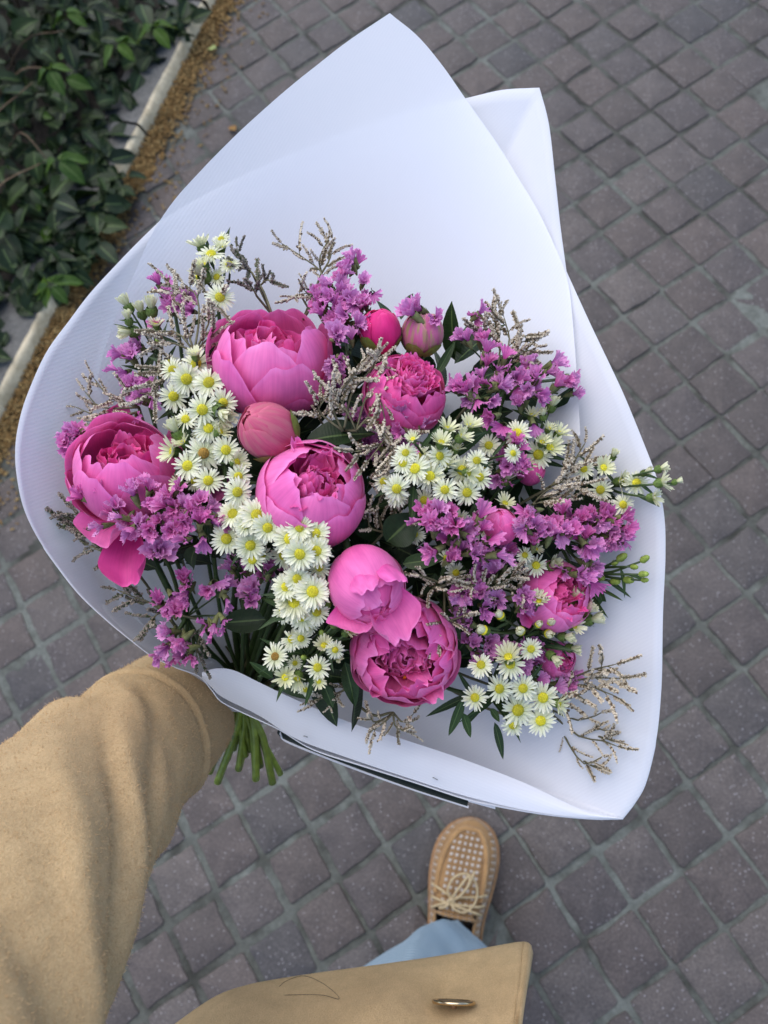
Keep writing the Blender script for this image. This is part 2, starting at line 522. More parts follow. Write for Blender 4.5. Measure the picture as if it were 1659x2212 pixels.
V, F = [], []
ext = 80.0
me = make_mesh('pavement', [(-ext, -ext, -0.0032), (ext, -ext, -0.0032), (ext, ext, -0.0032), (-ext, ext, -0.0032)], [(0, 1, 2, 3)], smooth=False)
pavement = tag(link('pavement', me, MATS['mortar']), kind='structure')

def paver_geo(seed, half=0.0455):
    """one cut setting-stone: uneven outline, worn shoulder, slightly domed top"""
    r = random.Random(seed)
    pts = []
    cr = 0.0042
    n = 3
    for cx, cy, a0 in ((1, 1, 0), (-1, 1, 90), (-1, -1, 180), (1, -1, 270)):
        jx, jy = r.uniform(-.0022, .0022), r.uniform(-.0022, .0022)
        c2 = cr * r.uniform(.6, 1.5)
        for k in range(n):
            a = R_(a0 + 90 * k / (n - 1))
            pts.append((cx * (half - c2) + jx + c2 * math.cos(a), cy * (half - c2) + jy + c2 * math.sin(a)))
        for tq in (.45, 0.0, -.45):
            m = half + r.uniform(-.0020, .0016)
            q = tq * half
            pts.append({0: (q, m), 90: (-m, q), 180: (-q, -m), 270: (m, -q)}[a0])
    P = np.array(pts)
    N_ = len(P)
    V = []
    for s, z in ((1.0, -0.03), (1.0, -0.0036), (0.982, -0.0008), (0.95, 0.0)):
        for p in P:
            V.append((p[0] * s, p[1] * s, z + (r.uniform(-.0005, .0005) if z > -.002 else 0)))
    V.append((0, 0, 0.0002))
    Fc = grid_faces(N_, 4, True)
    b = 3 * N_
    for i in range(N_): Fc.append((b + i, b + (i + 1) % N_, 4 * N_))
    return V, Fc

PV = [paver_geo(s) for s in range(12)]
PM = [make_mesh('paver', v, f) for v, f in PV]
for me in PM: me.materials.append(MATS['paver_stone'])

def to_px(p):
    q = CM.T @ (np.asarray(p) - CP)
    return CX + FPX * q[0] / -q[2], CY - FPX * q[1] / -q[2], -q[2]

cand = []
for i in range(-45, 40):
    for j in range(-30, 50):
        # running rows: each course of stones is shifted a little against its neighbour
        sh = 0.05 * math.sin(j * 1.7) * 0.35
        c = G0 + (GXA * (i + 0.5 + sh) + GYA * (j + 0.5)) * PITCH
        if np.dot(c - K0, KN) > -0.045: continue
        if np.linalg.norm(c - np.array([0.1, 0.35])) > 2.6: continue
        x, y, d = to_px((c[0], c[1], 0))
        vis = d > 0.2 and -70 < x < 1729 and -70 < y < 2282
        hid = ((x - 740) / 640.) ** 2 + ((y - 1120) / 560.) ** 2 < 0.8 or (x < 300 and y > 1850)
        cand.append((0 if vis and not hid else 1, abs(x - 830) + abs(y - 1106), c, i, j))
cand.sort(key=lambda t: (t[0], t[1]))
rest = Geo()
gang = math.atan2(GXA[1], GXA[0])
for k, (hid, _, c, i, j) in enumerate(cand):
    a = gang + rng.choice((0, 1, 2, 3)) * math.pi / 2 + rng.gauss(0, 0.012)
    c = c + np.array([rng.gauss(0, .0016), rng.gauss(0, .0016)])
    sx = 1 + rng.gauss(0, .018); z = rng.gauss(-0.0003, 0.0013)
    tx, ty = rng.gauss(0, .009), rng.gauss(0, .009)
    v = rng.randrange(12)
    side = float(np.dot(c, CM[:2, 0]))                       # joints are wider on the kerb side of the pavement
    sx *= 1.0 + 0.018 * max(-1, min(1, (side - 0.15) / 0.35)); sy_ = sx * (1 + rng.gauss(0, .012))
    M = Matrix.Translation((c[0], c[1], z)) @ Matrix.Rotation(a, 4, 'Z') @ Matrix.Rotation(tx, 4, 'X') @ Matrix.Rotation(ty, 4, 'Y') @ Matrix.Diagonal((sx, sy_, 1, 1))
    if k < 300 and not hid:
        link('paver', PM[v], None, pavement, M)
    else:
        rest.add([tuple(M @ Vector(p)) for p in PV[v][0]], PV[v][1])
o = link('pavers_beyond', rest.mesh('pavers_beyond'), MATS['paver_stone'], pavement)
o['kind'] = 'stuff'

# ------------------------------------------------------------------ planting bed: kerb, soil, shrub, litter
rng = random.Random(21)
kerb = Thing('stone_kerb', (K0[0], K0[1], 0), 'low grey stone kerb with worn edge and pale lit face beside the shrub', 'kerb')
def kp(t, s, z): return (K0[0] + KD[0] * t + KN[0] * s, K0[1] + KD[1] * t + KN[1] * s, z)
t = -0.9
while t < 1.9:
    ln = rng.uniform(0.42, 0.5)
    nx, prof = 26, []
    body, edge = Geo(), Geo()
    VB, VE = [], []
    ph = rng.uniform(0, 9)
    for k in range(nx + 1):
        tt = t + 0.004 + (ln - 0.008) * k / nx
        w1 = 0.008 * noise.noise((tt * 14, ph, 0)) + 0.006 * noise.noise((tt * 45, ph, 3))
        w2 = 0.006 * noise.noise((tt * 11, ph, 7)) + 0.004 * noise.noise((tt * 50, ph, 5))
        # worn shoulder and side face; light on them is put into the pale colour
        VE += [kp(tt, 0.0 + w1 * .4, -0.01), kp(tt, 0.001 + w1 * .6, KH - 0.022 + w1), kp(tt, 0.004 + w1, KH - 0.008), kp(tt, 0.008 + w1, KH - 0.001), kp(tt, 0.013 + w2 * .7, KH + 0.001)]
        VB += [kp(tt, 0.013 + w2 * .7, KH + 0.0008), kp(tt, 0.07, KH + 0.002 + w1 * .2), kp(tt, 0.125, KH), kp(tt, 0.13, KH - 0.005), kp(tt, 0.13, -0.01)]
    Fq = [(k * 5 + q, k * 5 + q + 1, (k + 1) * 5 + q + 1, (k + 1) * 5 + q) for k in range(nx) for q in range(4)]
    edge.add(VE, Fq); body.add(VB, Fq)
    ends = [(0, 1, 2, 3, 4), tuple(nx * 5 + q for q in (4, 3, 2, 1, 0))]
    b = kerb.add('kerb_block', body.mesh('kerb_block'), MATS['kerb_stone'])
    link('worn_lit_edge', edge.mesh('worn_lit_edge'), MATS['kerb_lit_edge'], b)
    t += ln

soilV = [kp(a, s, 0.05 + 0.02 * noise.noise((a * 6, s * 6, 1))) for s in np.linspace(0.128, 1.9, 24) for a in np.linspace(-0.9, 1.9, 36)]
tag(link('bed_soil', make_mesh('bed_soil', soilV, grid_faces(36, 24)), MATS['soil']), kind='structure')

def leaf_geo(L, W, fold=0.25, curl=0.2, wav=0.0, nu=5, nv=8, seed=0, point=1.0):
    """ovate leaf: base at the origin, grows along +Y, faces +Z"""
    r = random.Random(seed)
    V, U = [], []
    for j in range(nv):
        v = j / (nv - 1)
        w = W / 2 * (math.sin(math.pi * v ** (0.75 * point)) ** 0.8 if 0 < v < 1 else 0.02)
        for i in range(nu):
            u = -1 + 2 * i / (nu - 1)
            x = u * w
            z = abs(u) * w * fold - curl * L * v * v + wav * W * math.sin(v * 9 + u * 2 + seed) * abs(u)
            V.append((x, v * L * (1 - 0.12 * curl * v), z)); U.append((0.5 + u / 2, v))
    return V, grid_faces(nu, nv), U

leaf_meshes, leaf_data = [], []
for s in range(6):
    V, Fc, U = leaf_geo(0.062, 0.034 + 0.005 * (s % 3), 0.3 + 0.12 * (s % 2), 0.12 + 0.12 * (s % 3), 0.05, seed=s)
    leaf_data.append((V, Fc, U))
    leaf_meshes.append(make_mesh('leaf', V, Fc, U)); leaf_meshes[-1].materials.append(MATS['shrub_leaf'])
young_meshes = []
for s in range(3):
    V, Fc, U = leaf_geo(0.062, 0.035, 0.4, 0.15, 0.06, seed=s + 9)
    young_meshes.append(make_mesh('leaf', V, Fc, U)); young_meshes[-1].materials.append(MATS['shrub_leaf_young'])

shrub = Thing('shrub', kp(0.5, 0.45, 0.05), 'dark green small leaved shrub spilling over the pale kerb', 'shrub')
def canopy(a, s):
    return 0.13 + 0.22 * min(1, max(0, (s - 0.02) / 0.5)) + 0.06 * noise.noise((a * 5, s * 5, 2.2))
EDGE_T = [float(np.dot(gp(446 - y * 0.52, y, KH)[:2] - K0, KD)) for y in (-60, 40, 120, 200, 280, 340, 420, 500, 580, 640, 700, 780, 900)]
EDGE_S = [0.03, 0.0, 0.03, 0.08, 0.08, 0.02, -0.07, -0.06, -0.05, -0.02, 0.03, 0.03, 0.02]
def edge_at(a):
    """how far the foliage hangs over the kerb, along the kerb"""
    return float(np.interp(a, EDGE_T, EDGE_S)) + 0.03 * noise.noise((a * 9, 1.3, 2))
under = Geo()
nleaf = 0
branches = []
for k in range(60):
    a = rng.uniform(-0.5, 1.6); s = rng.uniform(0.3, 0.9)
    p0 = np.array(kp(a, s, 0.05))
    a2, s2 = a + rng.gauss(0, .14), max(edge_at(a), s - rng.uniform(0.0, 0.4))
    p2 = np.array(kp(a2, s2, canopy(a2, s2) - 0.02))
    p1 = (p0 + p2) / 2 + np.array([rng.gauss(0, .03), rng.gauss(0, .03), 0.06])
    P = spline([p0, p1, p2], 9)
    shrub.add('branch', tube('branch', P, np.linspace(0.0032, 0.0013, 9), 5), MATS['branch_bark'])
    branches.append(P)
def put_leaf(p, up, heading, sc, young):
    global nleaf
    z = unit(up)
    y = unit(np.asarray(heading) - z * np.dot(heading, z)); x = np.cross(y, z)
    M = mat4(np.c_[x, y, z], p, sc)
    if nleaf < 300:
        me = rng.choice(young_meshes if young else leaf_meshes)
        shrub.add('leaf', me, None, M)
        nleaf += 1
    else:
        V, Fc, U = rng.choice(leaf_data)
        under.add([tuple(M @ Vector(v)) for v in V], Fc, U)
tries = 0
top = []
while len(top) < 3200 and tries < 60000:
    tries += 1
    a = rng.uniform(-0.55, 1.6); s = rng.uniform(-0.06, 1.15)
    if s < edge_at(a): continue
    x, y, d = to_px(kp(a, s, canopy(a, s)))
    seen = -60 < x < 900 and -60 < y < 1250
    if not seen and rng.random() < 0.5: continue
    dz = rng.random() ** 0.9 * 0.28
    top.append((dz if seen else dz + 5, a, s))
top.sort()
for dz, a, s in top:
    if dz > 4: dz -= 5
    p = kp(a, s, max(0.06, canopy(a, s) - dz))
    up = np.array([rng.gauss(0, .45), rng.gauss(0, .45), 1.0])
    up[:2] -= KN * 0.25
    th = rng.uniform(0, 6.28)
    put_leaf(p, up, np.array([math.cos(th) - KN[0] * .4, math.sin(th) - KN[1] * .4, -0.15]), rng.choice((rng.uniform(.45, .8), rng.uniform(.8, 1.4))), dz < 0.07 and rng.random() < 0.13)
# clumps of young shoots that show bright in the picture
for cx, cy, n in ((110, 615, 7), (105, 150, 4), (140, 30, 3), (250, 95, 4), (125, 345, 3), (330, 60, 4)):
    base = gp(cx, cy, 0.27)
    for k in range(n):
        th = k * 2.4 + rng.random()
        me = rng.choice(young_meshes)
        z = unit(np.array([math.cos(th) * .6, math.sin(th) * .6, 1])); y = np.array([math.cos(th), math.sin(th), .1]); y = unit(y - z * np.dot(y, z))
        shrub.add('leaf', me, None, mat4(np.c_[np.cross(y, z), y, z], base + np.array([math.cos(th), math.sin(th), 0]) * .006, rng.uniform(.7, 1.1)))
o = shrub.add('leaves_beneath', under.mesh('leaves_beneath'), MATS['shrub_leaf'])
o['kind'] = 'stuff'

# brown husks swept against the kerb
lit = Geo()
def husk(p, sc, mi):
    a, b = rng.uniform(0, 6.28), rng.gauss(0, .6)
    L_, W_ = 0.0065 * sc, 0.0032 * sc
    d = np.array([math.cos(a), math.sin(a), b * .5]); d = unit(d)
    n = unit(np.array([rng.gauss(0, .5), rng.gauss(0, .5), 1.])); n = unit(n - d * np.dot(n, d)); w = np.cross(n, d)
    p = np.asarray(p)
    lit.add([p - d * L_, p + w * W_ + n * W_ * .5, p + d * L_, p - w * W_ + n * W_ * .5, p + n * W_ * 1.1], [(0, 1, 4), (1, 2, 4), (2, 3, 4), (3, 0, 4), (0, 3, 2, 1)], mi=mi)
for k in range(9000):
    a = rng.uniform(-0.5, 1.6)
    wd = 0.055 + 0.03 * noise.noise((a * 7, 3, 1)) + 0.015 * noise.noise((a * 25, 1, 1))
    s = -abs(rng.gauss(0, 0.5)) * wd
    if rng.random() < 0.04: s = -rng.uniform(0, 0.16)
    h = max(0.001, 0.022 * (1 + s / (wd + .001)))
    husk(kp(a, s, rng.random() * h + 0.002), rng.uniform(.6, 1.3), int(rng.random() < .4))
o = link('husk_litter', lit.mesh('husk_litter', False), [MATS['husk_a'], MATS['husk_b']])
tag(o, 'brown dry husks swept into a drift along the kerb', 'litter', kind='stuff')

def loose_leaf(name, px, py, sc, mat, label, z=0.012, spin=0.0, up=(0.1, 0.1, 1)):
    V, Fc, U = leaf_geo(0.05 * sc, 0.034 * sc, 0.45, 0.12, 0.08, seed=3)
    F_ = frame(up, spin)
    o = link(name, make_mesh(name, V, Fc, U), MATS[mat], None, mat4(F_, gp(px, py, z)))
    tag(o, label, 'leaf')
loose_leaf('fallen_leaf', 468, 105, 0.55, 'fallen_green', 'pale green fallen leaf on the paving beside the husk drift', 0.014, 1.2)
loose_leaf('dry_leaf', 508, 283, 0.6, 'dry_leaf', 'orange brown dry leaf on the paving beside the white paper', 0.006, 0.4)

# ------------------------------------------------------------------ the person: sleeve, coat front, leg, shoe, hand
rng = random.Random(5)
person = Thing('person', gp(1000, 2150, 0.0), 'person in a tan wool coat, pale jeans and woven tan shoe holding the bouquet', 'person')

# --- coat: sleeve with its folds
SL = [(408, 1512, 0.652, 0.046), (385, 1530, 0.640, 0.0515), (310, 1598, 0.585, 0.0545), (215, 1690, 0.520, 0.0575), (110, 1810, 0.465, 0.0635),
      (20, 1965, 0.415, 0.0665), (-75, 2140, 0.375, 0.069), (-165, 2330, 0.34, 0.071), (-300, 2600, 0.30, 0.072)]
SP = spline([list(at(a, b, c)) + [r] for a, b, c, r in SL], 190)
# (place along the sleeve, slant, height, width, angle round the arm, reach round the arm); 4.7 faces the wearer's eyes
FOLDS = ((0.122, -0.030, -0.0026, 0.014, 4.9, 0.7), (0.148, -0.050, 0.0040, 0.020, 4.7, 0.9), (0.172, -0.075, -0.0065, 0.013, 4.4, 0.8),
         (0.196, -0.080, 0.0080, 0.022, 4.6, 0.9), (0.238, -0.095, -0.0085, 0.014, 4.4, 0.8), (0.265, -0.090, 0.0090, 0.024, 4.7, 0.9),
         (0.325, -0.05, -0.007, 0.018, 4.5, 0.9), (0.108, -0.02, -0.0090, 0.014, 0.3, 0.7), (0.140, 0.02, 0.0050, 0.024, 0.2, 0.8), (0.108, -0.02, -0.0060, 0.014, 3.4, 0.7), (0.142, 0.02, 0.0050, 0.024, 3.3, 0.8))
def sleeve_mesh():
    n, m = 72, len(SP)
    P, rad = SP[:, :3], SP[:, 3]
    T = np.gradient(P, axis=0); T /= np.linalg.norm(T, axis=1)[:, None]
    Ls = np.r_[0, np.cumsum(np.linalg.norm(np.diff(P, axis=0), axis=1))]
    x = unit(np.cross(T[0], cdir(0, 0, 1)))
    V, U = [], []
    for i in range(m):
        x = unit(x - T[i] * np.dot(x, T[i])); y = np.cross(T[i], x)
        s = Ls[i]
        for j in range(n):
            a = 2 * math.pi * j / n
            ca, sa = math.cos(a), math.sin(a)
            f = 0.0
            # diagonal drag folds that run round the arm
            for s0, tw, amp, wd, ac, aw in FOLDS:
                da = (a - ac + math.pi) % (2 * math.pi) - math.pi
                q = (s - s0 - tw * da) / wd
                f += amp * (math.exp(-q * q) if q < 0 else math.exp(-2.6 * q * q)) * math.exp(-(da / aw) ** 2)
            f += 0.0022 * noise.noise((s * 16, ca * 1.6, sa * 1.6 + 4)) + 0.0006 * noise.noise((s * 70, ca * 5, sa * 5))
            seam = (s - (0.074 + 0.004 * math.sin(a * 2)))
            f -= 0.0026 * math.exp(-(seam / 0.0022) ** 2)
            f += 0.0020 * math.exp(-((seam + 0.006) / 0.004) ** 2)
            seam2 = seam - 0.007
            f -= 0.0008 * math.exp(-(seam2 / 0.0012) ** 2)
            r = rad[i] + f
            V.append(P[i] + r * (ca * x + sa * y * 0.94)); U.append((j / n, s))
    F_ = grid_faces(n, m, True)
    # turned-in cuff
    b = len(V)
    for k, (rr, back) in enumerate(((0.94, 0.004), (0.9, 0.03), (0.85, 0.07))):
        for j in range(n):
            a = 2 * math.pi * j / n
            i0 = 0
            xx = unit(np.cross(T[0], cdir(0, 0, 1))); yy = np.cross(T[0], xx)
            V.append(P[0] + T[0] * back + rad[0] * rr * (math.cos(a) * xx + 0.94 * math.sin(a) * yy)); U.append((j / n, 0))
    def ring(k): return 0 if k < 0 else b + k * n
    for k in range(3):
        p, q = ring(k - 1), ring(k)
        for j in range(n): F_.append((p + (j + 1) % n, p + j, q + j, q + (j + 1) % n))
    return make_mesh('sleeve', V, F_, U)

# --- coat: front panel with hem and buttoning edge
HEM = [(250, 2330, .56), (330, 2262, .57), (395, 2210, .58), (470, 2160, .59), (535, 2137, .595), (600, 2124, .60), (690, 2110, .605), (780, 2098, .61), (880, 2084, .615),
       (960, 2072, .62), (1040, 2058, .62), (1100, 2047, .62), (1134, 2043, .62), (1145, 2052, .622)]
def coat_front_mesh():
    H = spline(HEM, 70)
    V, U = [], []
    rows = [(26, 0.040), (10, 0.022), (3, 0.008), (0, 0.0), (6, -0.006), (22, -0.018), (50, -0.036), (85, -0.056), (125, -0.076), (170, -0.096), (225, -0.116), (300, -0.14)]
    n = len(H)
    sx = 0
    for ri, (dy, dd) in enumerate(rows):
        for i, (x, y, d) in enumerate(H):
            u = i / (n - 1)
            fx = -30 * (dy / 170) * u ** 6                                   # the buttoning edge leans back
            w = 6 * noise.noise((u * 4, dy * .012, 1)) * min(1, dy / 60)
            bulge = (0.012 * math.exp(-((u - 0.62 + dy * .0006) / 0.07) ** 2) - 0.008 * math.exp(-((u - 0.74 + dy * .0005) / 0.05) ** 2)) * min(1, max(0, dy) / 90) + 0.010 * noise.noise((u * 6, dy * .012, 9))
            edge = 0.008 * math.exp(-((u - 0.958) / 0.018) ** 2) - 0.003 * math.exp(-((u - 0.915) / 0.006) ** 2) - 0.014 * max(0, (u - 0.97) / 0.03) ** 2
            V.append(at(x + fx + w, y + dy, d + dd - bulge - edge)); U.append((u, dy / 300))
    F_ = grid_faces(n, len(rows))
    return make_mesh('coat', V, F_, U)
coat = person.add('coat', coat_front_mesh(), MATS['wool'])
sm = coat.modifiers.new('thick', 'SOLIDIFY'); sm.thickness = 0.003; sm.offset = -1
sleeve = link('sleeve', sleeve_mesh(), MATS['wool'], coat)
# stitched line beside the edge
st = Geo()
P = spline([at(1108, 2060, .606), at(1100, 2120, .576), at(1088, 2190, .540), at(1078, 2260, .51)], 20)
# fuzz of the wool
nrg = np.random.default_rng(3)
fV, fF = [], []
nf0 = 0
for me, cnt in ((sleeve.data, 60000), (coat.data, 22000)):
    vs = np.empty(len(me.vertices) * 3); me.vertices.foreach_get('co', vs); vs = vs.reshape(-1, 3)
    quads = np.array([list(p.vertices) for p in me.polygons if len(p.vertices) == 4])
    nr = np.array([tuple(p.normal) for p in me.polygons if len(p.vertices) == 4])
    cen_ = vs[quads].mean(1)
    ar = np.linalg.norm(np.cross(vs[quads[:, 1]] - vs[quads[:, 0]], vs[quads[:, 3]] - vs[quads[:, 0]]), axis=1)
    if me is coat.data:
        fl = np.einsum('ij,ij->i', nr, CP - cen_) < 0; nr[fl] *= -1
    pk = nrg.choice(len(quads), cnt, p=ar / ar.sum())
    a, b = nrg.random((cnt, 1)), nrg.random((cnt, 1))
    q = quads[pk]
    p0 = (vs[q[:, 0]] * (1 - a) + vs[q[:, 1]] * a) * (1 - b) + (vs[q[:, 3]] * (1 - a) + vs[q[:, 2]] * a) * b
    d = nr[pk] * .55 + nrg.normal(0, .75, (cnt, 3)); d /= np.linalg.norm(d, axis=1)[:, None]
    sgn = np.sign(np.einsum('ij,ij->i', d, nr[pk]))[:, None]; d *= sgn
    e = np.cross(d, nrg.normal(0, 1, (cnt, 3))); e /= np.linalg.norm(e, axis=1)[:, None]
    ln = nrg.uniform(.0010, .0028, (cnt, 1)) * (1.4 if me is coat.data else 1.0); w = .00014
    c = np.cross(d, e) * w
    p0 = p0 - nr[pk] * .0002
    q1 = p0 + d * ln * .5 + e * ln * .14; r1 = p0 + d * ln * .95 + e * ln * nrg.uniform(.2, .6, (cnt, 1))
    fV.append(np.stack([p0 - c, p0 + c, q1 + c * .8, q1 - c * .8, r1], 1).reshape(-1, 3))
    k = nf0 + np.arange(cnt) * 5
    fF += [(x, x + 1, x + 2, x + 3) for x in k] + [(x + 3, x + 2, x + 4) for x in k]
    nf0 += cnt * 5
o = link('wool_fuzz', make_mesh('wool_fuzz', np.concatenate(fV), fF, smooth=False), MATS['wool_fibre'], coat)
o['kind'] = 'stuff'

# --- button: metal rim round a dark core, standing off the cloth on its shank
bc = at(980, 2165, 0.5475)
Fb = frame(cdir(0.035, 0.88, -0.49), 0.4)
V, U = [], []
nb = 40
prof = [(0.0125, -0.0012), (0.0150, -0.0014), (0.0158, 0.0), (0.0150, 0.0014), (0.0125, 0.0013), (0.0118, 0.0004), (0.0118, -0.0004)]
for r, z in prof:
    for k in range(nb):
        a = 2 * math.pi * k / nb
        V.append((r * math.cos(a), r * math.sin(a), z)); U.append((k / nb, z))
Fr = grid_faces(nb, len(prof), True) + [((len(prof) - 1) * nb + k, (len(prof) - 1) * nb + (k + 1) % nb, (k + 1) % nb, k) for k in range(nb)]
btn = link('button', make_mesh('button', V, Fr, U), MATS['brass'], coat, mat4(Fb, bc))
core = Geo()
cv = [(0.0121 * math.cos(2 * math.pi * k / 28), 0.0121 * math.sin(2 * math.pi * k / 28), z) for z in (-0.0008, 0.0008) for k in range(28)]
core.add(cv, grid_faces(28, 2, True) + [tuple(range(28))[::-1], tuple(range(28, 56))])
tv, tf, tu = tube_geo([(0, 0, -0.0005), (0, 0, -0.002), (0, 0, -0.004)], 0.0022, 8)
core.add(tv, tf, tu)
# its core and shank ride with it: a sub-part of the coat beside the rim
link('button_core', core.mesh('button_core'), MATS['button_core'], coat, mat4(Fb, bc))

# --- jeans
JP = spline([list(gp(990, 2140, 0.055)) + [.080], list(gp(984, 2148, 0.10)) + [.082], list(gp(962, 2175, 0.25)) + [.088], list(at(905, 2235, 0.95)) + [.094], list(at(860, 2480, 0.75)) + [.105]], 40)
def jeans_mesh():
    n, m = 48, len(JP)
    V, U = [], []
    fwd = unit(np.array([0.41, 0.91, 0])); rt = np.array([0.91, -0.41, 0]); s = 0
    for i in range(m):
        if i: s += np.linalg.norm(JP[i, :3] - JP[i - 1, :3])
        for j in range(n):
            a = 2 * math.pi * j / n
            c, sn = math.cos(a), math.sin(a)
            cr = 0.020 * math.exp(-abs((a - 1.62) / 0.20) ** 1.4)                   # pressed front crease
            lf = 0.030 * max(0, -c) ** 2 * min(1, s / .1 + .35)
            f = 0.006 * noise.noise((c * 1.5, sn * 1.5, s * 9)) + .003 * noise.noise((c * 3, sn * 3, s * 22))
            r = JP[i, 3] + f
            V.append(JP[i, :3] + rt * (r * 0.92 * c + lf * c) + fwd * (r * sn + cr)); U.append((j / n, s))
    return make_mesh('trousers', V, grid_faces(n, m, True), U)
trousers = person.add('trousers', jeans_mesh(), MATS['denim'])
sm = trousers.modifiers.new('thick', 'SOLIDIFY'); sm.thickness = 0.002; sm.offset = -1

# --- shoe, built in its own frame: +Y to the toe, sole on the ground
toe = gp(1028, 1766, 0.02); heel = gp(976, 2140, 0.02)
sy = unit((toe - heel) * np.array([1, 1, 0])); sx = np.array([sy[1], -sy[0], 0])
SF = np.c_[sx, sy, [0, 0, 1]]
so = np.array([toe[0], toe[1], 0.0])
SM = mat4(SF, so)
OUT = spline([(-0.28, 0.030), (-0.27, .036), (-0.22, .040), (-0.16, .043), (-0.11, .0505), (-0.07, .0525), (-0.04, .047), (-0.018, .0345), (-0.006, .019), (-0.0005, .004)], 40)
def lat(y):      # the last bends a little towards the inner side
    return 0.006 * math.sin((y + .02) * 14) - 0.004
def shoe_w(y): return 1.05 * float(np.interp(y, OUT[:, 0], OUT[:, 1]))
def shoe_h(y):  # height of the upper over the ground on the centre line
    return float(np.interp(y, [-.28, -.25, -.20, -.15, -.12, -.09, -.05, -.02, -.006, 0], [.085, .09, .092, .085, .077, .068, .057, .049, .040, .030]))
def upper_pt(y, a, lift=0.0):
    """a from 0 (right sole edge) over the top to pi (left sole edge)"""
    w, h = shoe_w(y) - 0.003, shoe_h(y) - 0.022
    c, s = math.cos(a), math.sin(a)
    e = 0.62
    X = math.copysign(abs(c) ** e, c) * (w + lift); Z = 0.022 + (abs(s) ** 0.8) * (h + lift)
    return (lat(y) + X, y, Z)
def shoe_parts():
    ys = np.concatenate([np.linspace(-.275, -.02, 34), np.linspace(-.0165, -.001, 10)])
    na = 33
    V = [upper_pt(y, math.pi * k / (na - 1)) for y in ys for k in range(na)]
    U = [(k / (na - 1), y * 4) for y in ys for k in range(na)]
    F_ = []
    for i in range(len(ys) - 1):
        for k in range(na - 1):
            y = ys[i]; a = math.pi * (k + .5) / (na - 1)
            if y < -0.150 and 0.9 < a < math.pi - 0.9: continue               # the mouth
            b = i * na + k
            F_.append((b, b + 1, b + na + 1, b + na))
    F_.append(tuple((len(ys) - 1) * na + k for k in range(na)))
    up = make_mesh('shoe', V, F_, U)
    # sole
    S = []
    g = Geo()
    ring = [(lat(y) + shoe_w(y) + .0025, y) for y in OUT[:, 0]] + [(lat(y) - shoe_w(y) - .0025, y) for y in OUT[::-1, 0]]
    n = len(ring)
    cy = -0.13
    for sc, z in ((0.97, 0.0015), (1.0, 0.004), (1.0, 0.021), (0.985, 0.024), (0.9, 0.025)):
        S += [(x * sc, cy + (y - cy) * sc, z) for x, y in ring]
    g.add(S, grid_faces(n, 5, True) + [tuple(range(n))[::-1]])
    return up, g.mesh('sole')
um, smesh = shoe_parts()
shoe = person.add('shoe', um, MATS['suede'], SM)
link('sole', smesh, MATS['sole_rubber'], shoe)
# moccasin ridge round the vamp
def vamp_edge(q):
    """q 0..1 runs up one side, round the toe and back"""
    th = math.pi * q
    return (-0.062 + 0.043 * math.sin(th) - 0.062 * (abs(math.cos(th)) ** 3), math.pi / 2 - 0.66 * math.copysign(abs(math.cos(th)) ** .75, math.cos(th)) * -1)
RP = [upper_pt(*vamp_edge(q), lift=0.0014) for q in np.linspace(0, 1, 50)]
link('moccasin_seam', tube('moccasin_seam', RP, 0.0046, 10), MATS['suede_pale'], shoe)
RP2 = [upper_pt(vamp_edge(q)[0] + .004 * math.sin(math.pi * q), math.pi / 2 + (vamp_edge(q)[1] - math.pi / 2) * 1.13, lift=0.001) for q in np.linspace(0, 1, 50)]
link('moccasin_welt', tube('moccasin_welt', RP2, 0.0018, 6), MATS['suede'], shoe)
# woven strips: pale raised squares between tan ones, on vamp, quarters and tongue
wv, wt = Geo(), Geo()
def weave_cell(g, y, a, sy_, sa_, h):
    V = []
    for lf, k in ((0.0002, 1.0), (h * .8, .88), (h, .55)):
        for dy, da in ((-1, -1), (1, -1), (1, 1), (-1, 1)):
            V.append(upper_pt(y + dy * sy_ * k, a + da * sa_ * k, lf))
    g.add(V, grid_faces(4, 3, True) + [(8, 9, 10, 11)])
def over(x, w):
    """angle over the last at which the upper lies x metres from its centre line"""
    q = max(-.999, min(.999, x / w))
    return math.acos(math.copysign(abs(q) ** (1 / .62), q))
def weave_at(g, y, x, hy, hx, h):
    w = shoe_w(y) - .003
    V = []
    for lf, k in ((0.0002, 1.0), (h * .8, .88), (h, .55)):
        for dy, dx in ((-1, -1), (1, -1), (1, 1), (-1, 1)):
            V.append(upper_pt(y + dy * hy * k, over(x + dx * hx * k, w), lf))
    g.add(V, grid_faces(4, 3, True) + [(8, 9, 10, 11)])
for i, y in enumerate(np.arange(-0.150, -0.020, 0.0098)):
    for k in range(-4, 4):
        x = (k + .5) * 0.0092
        lim = 0.030 * math.sqrt(max(0, 1 - ((y + 0.066) / 0.046) ** 2)) if y > -0.066 else 0.030
        if abs(x) < lim:
            weave_at(wv, y, x, .0025, .0025, 0.0024)
            weave_at(wt, y + .0049, x, .0016, .0044, 0.0018)
            weave_at(wt, y, x + .0046, .0038, .0014, 0.0018)
for side in (-1, 1):
    for i, y in enumerate(np.arange(-0.21, -0.015, 0.0105)):
        for k in range(3):
            a = math.pi / 2 + side * (0.90 + k * 0.19)
            if k != 2: weave_cell(wv, y, a, .0017, .036, 0.0016)
            weave_cell(wt, y + .0052, a, .0016, .09, 0.0012)
link('woven_pale_strips', wv.mesh('woven_pale_strips'), MATS['weave_white'], shoe)
link('woven_tan_strips', wt.mesh('woven_tan_strips'), MATS['suede'], shoe)
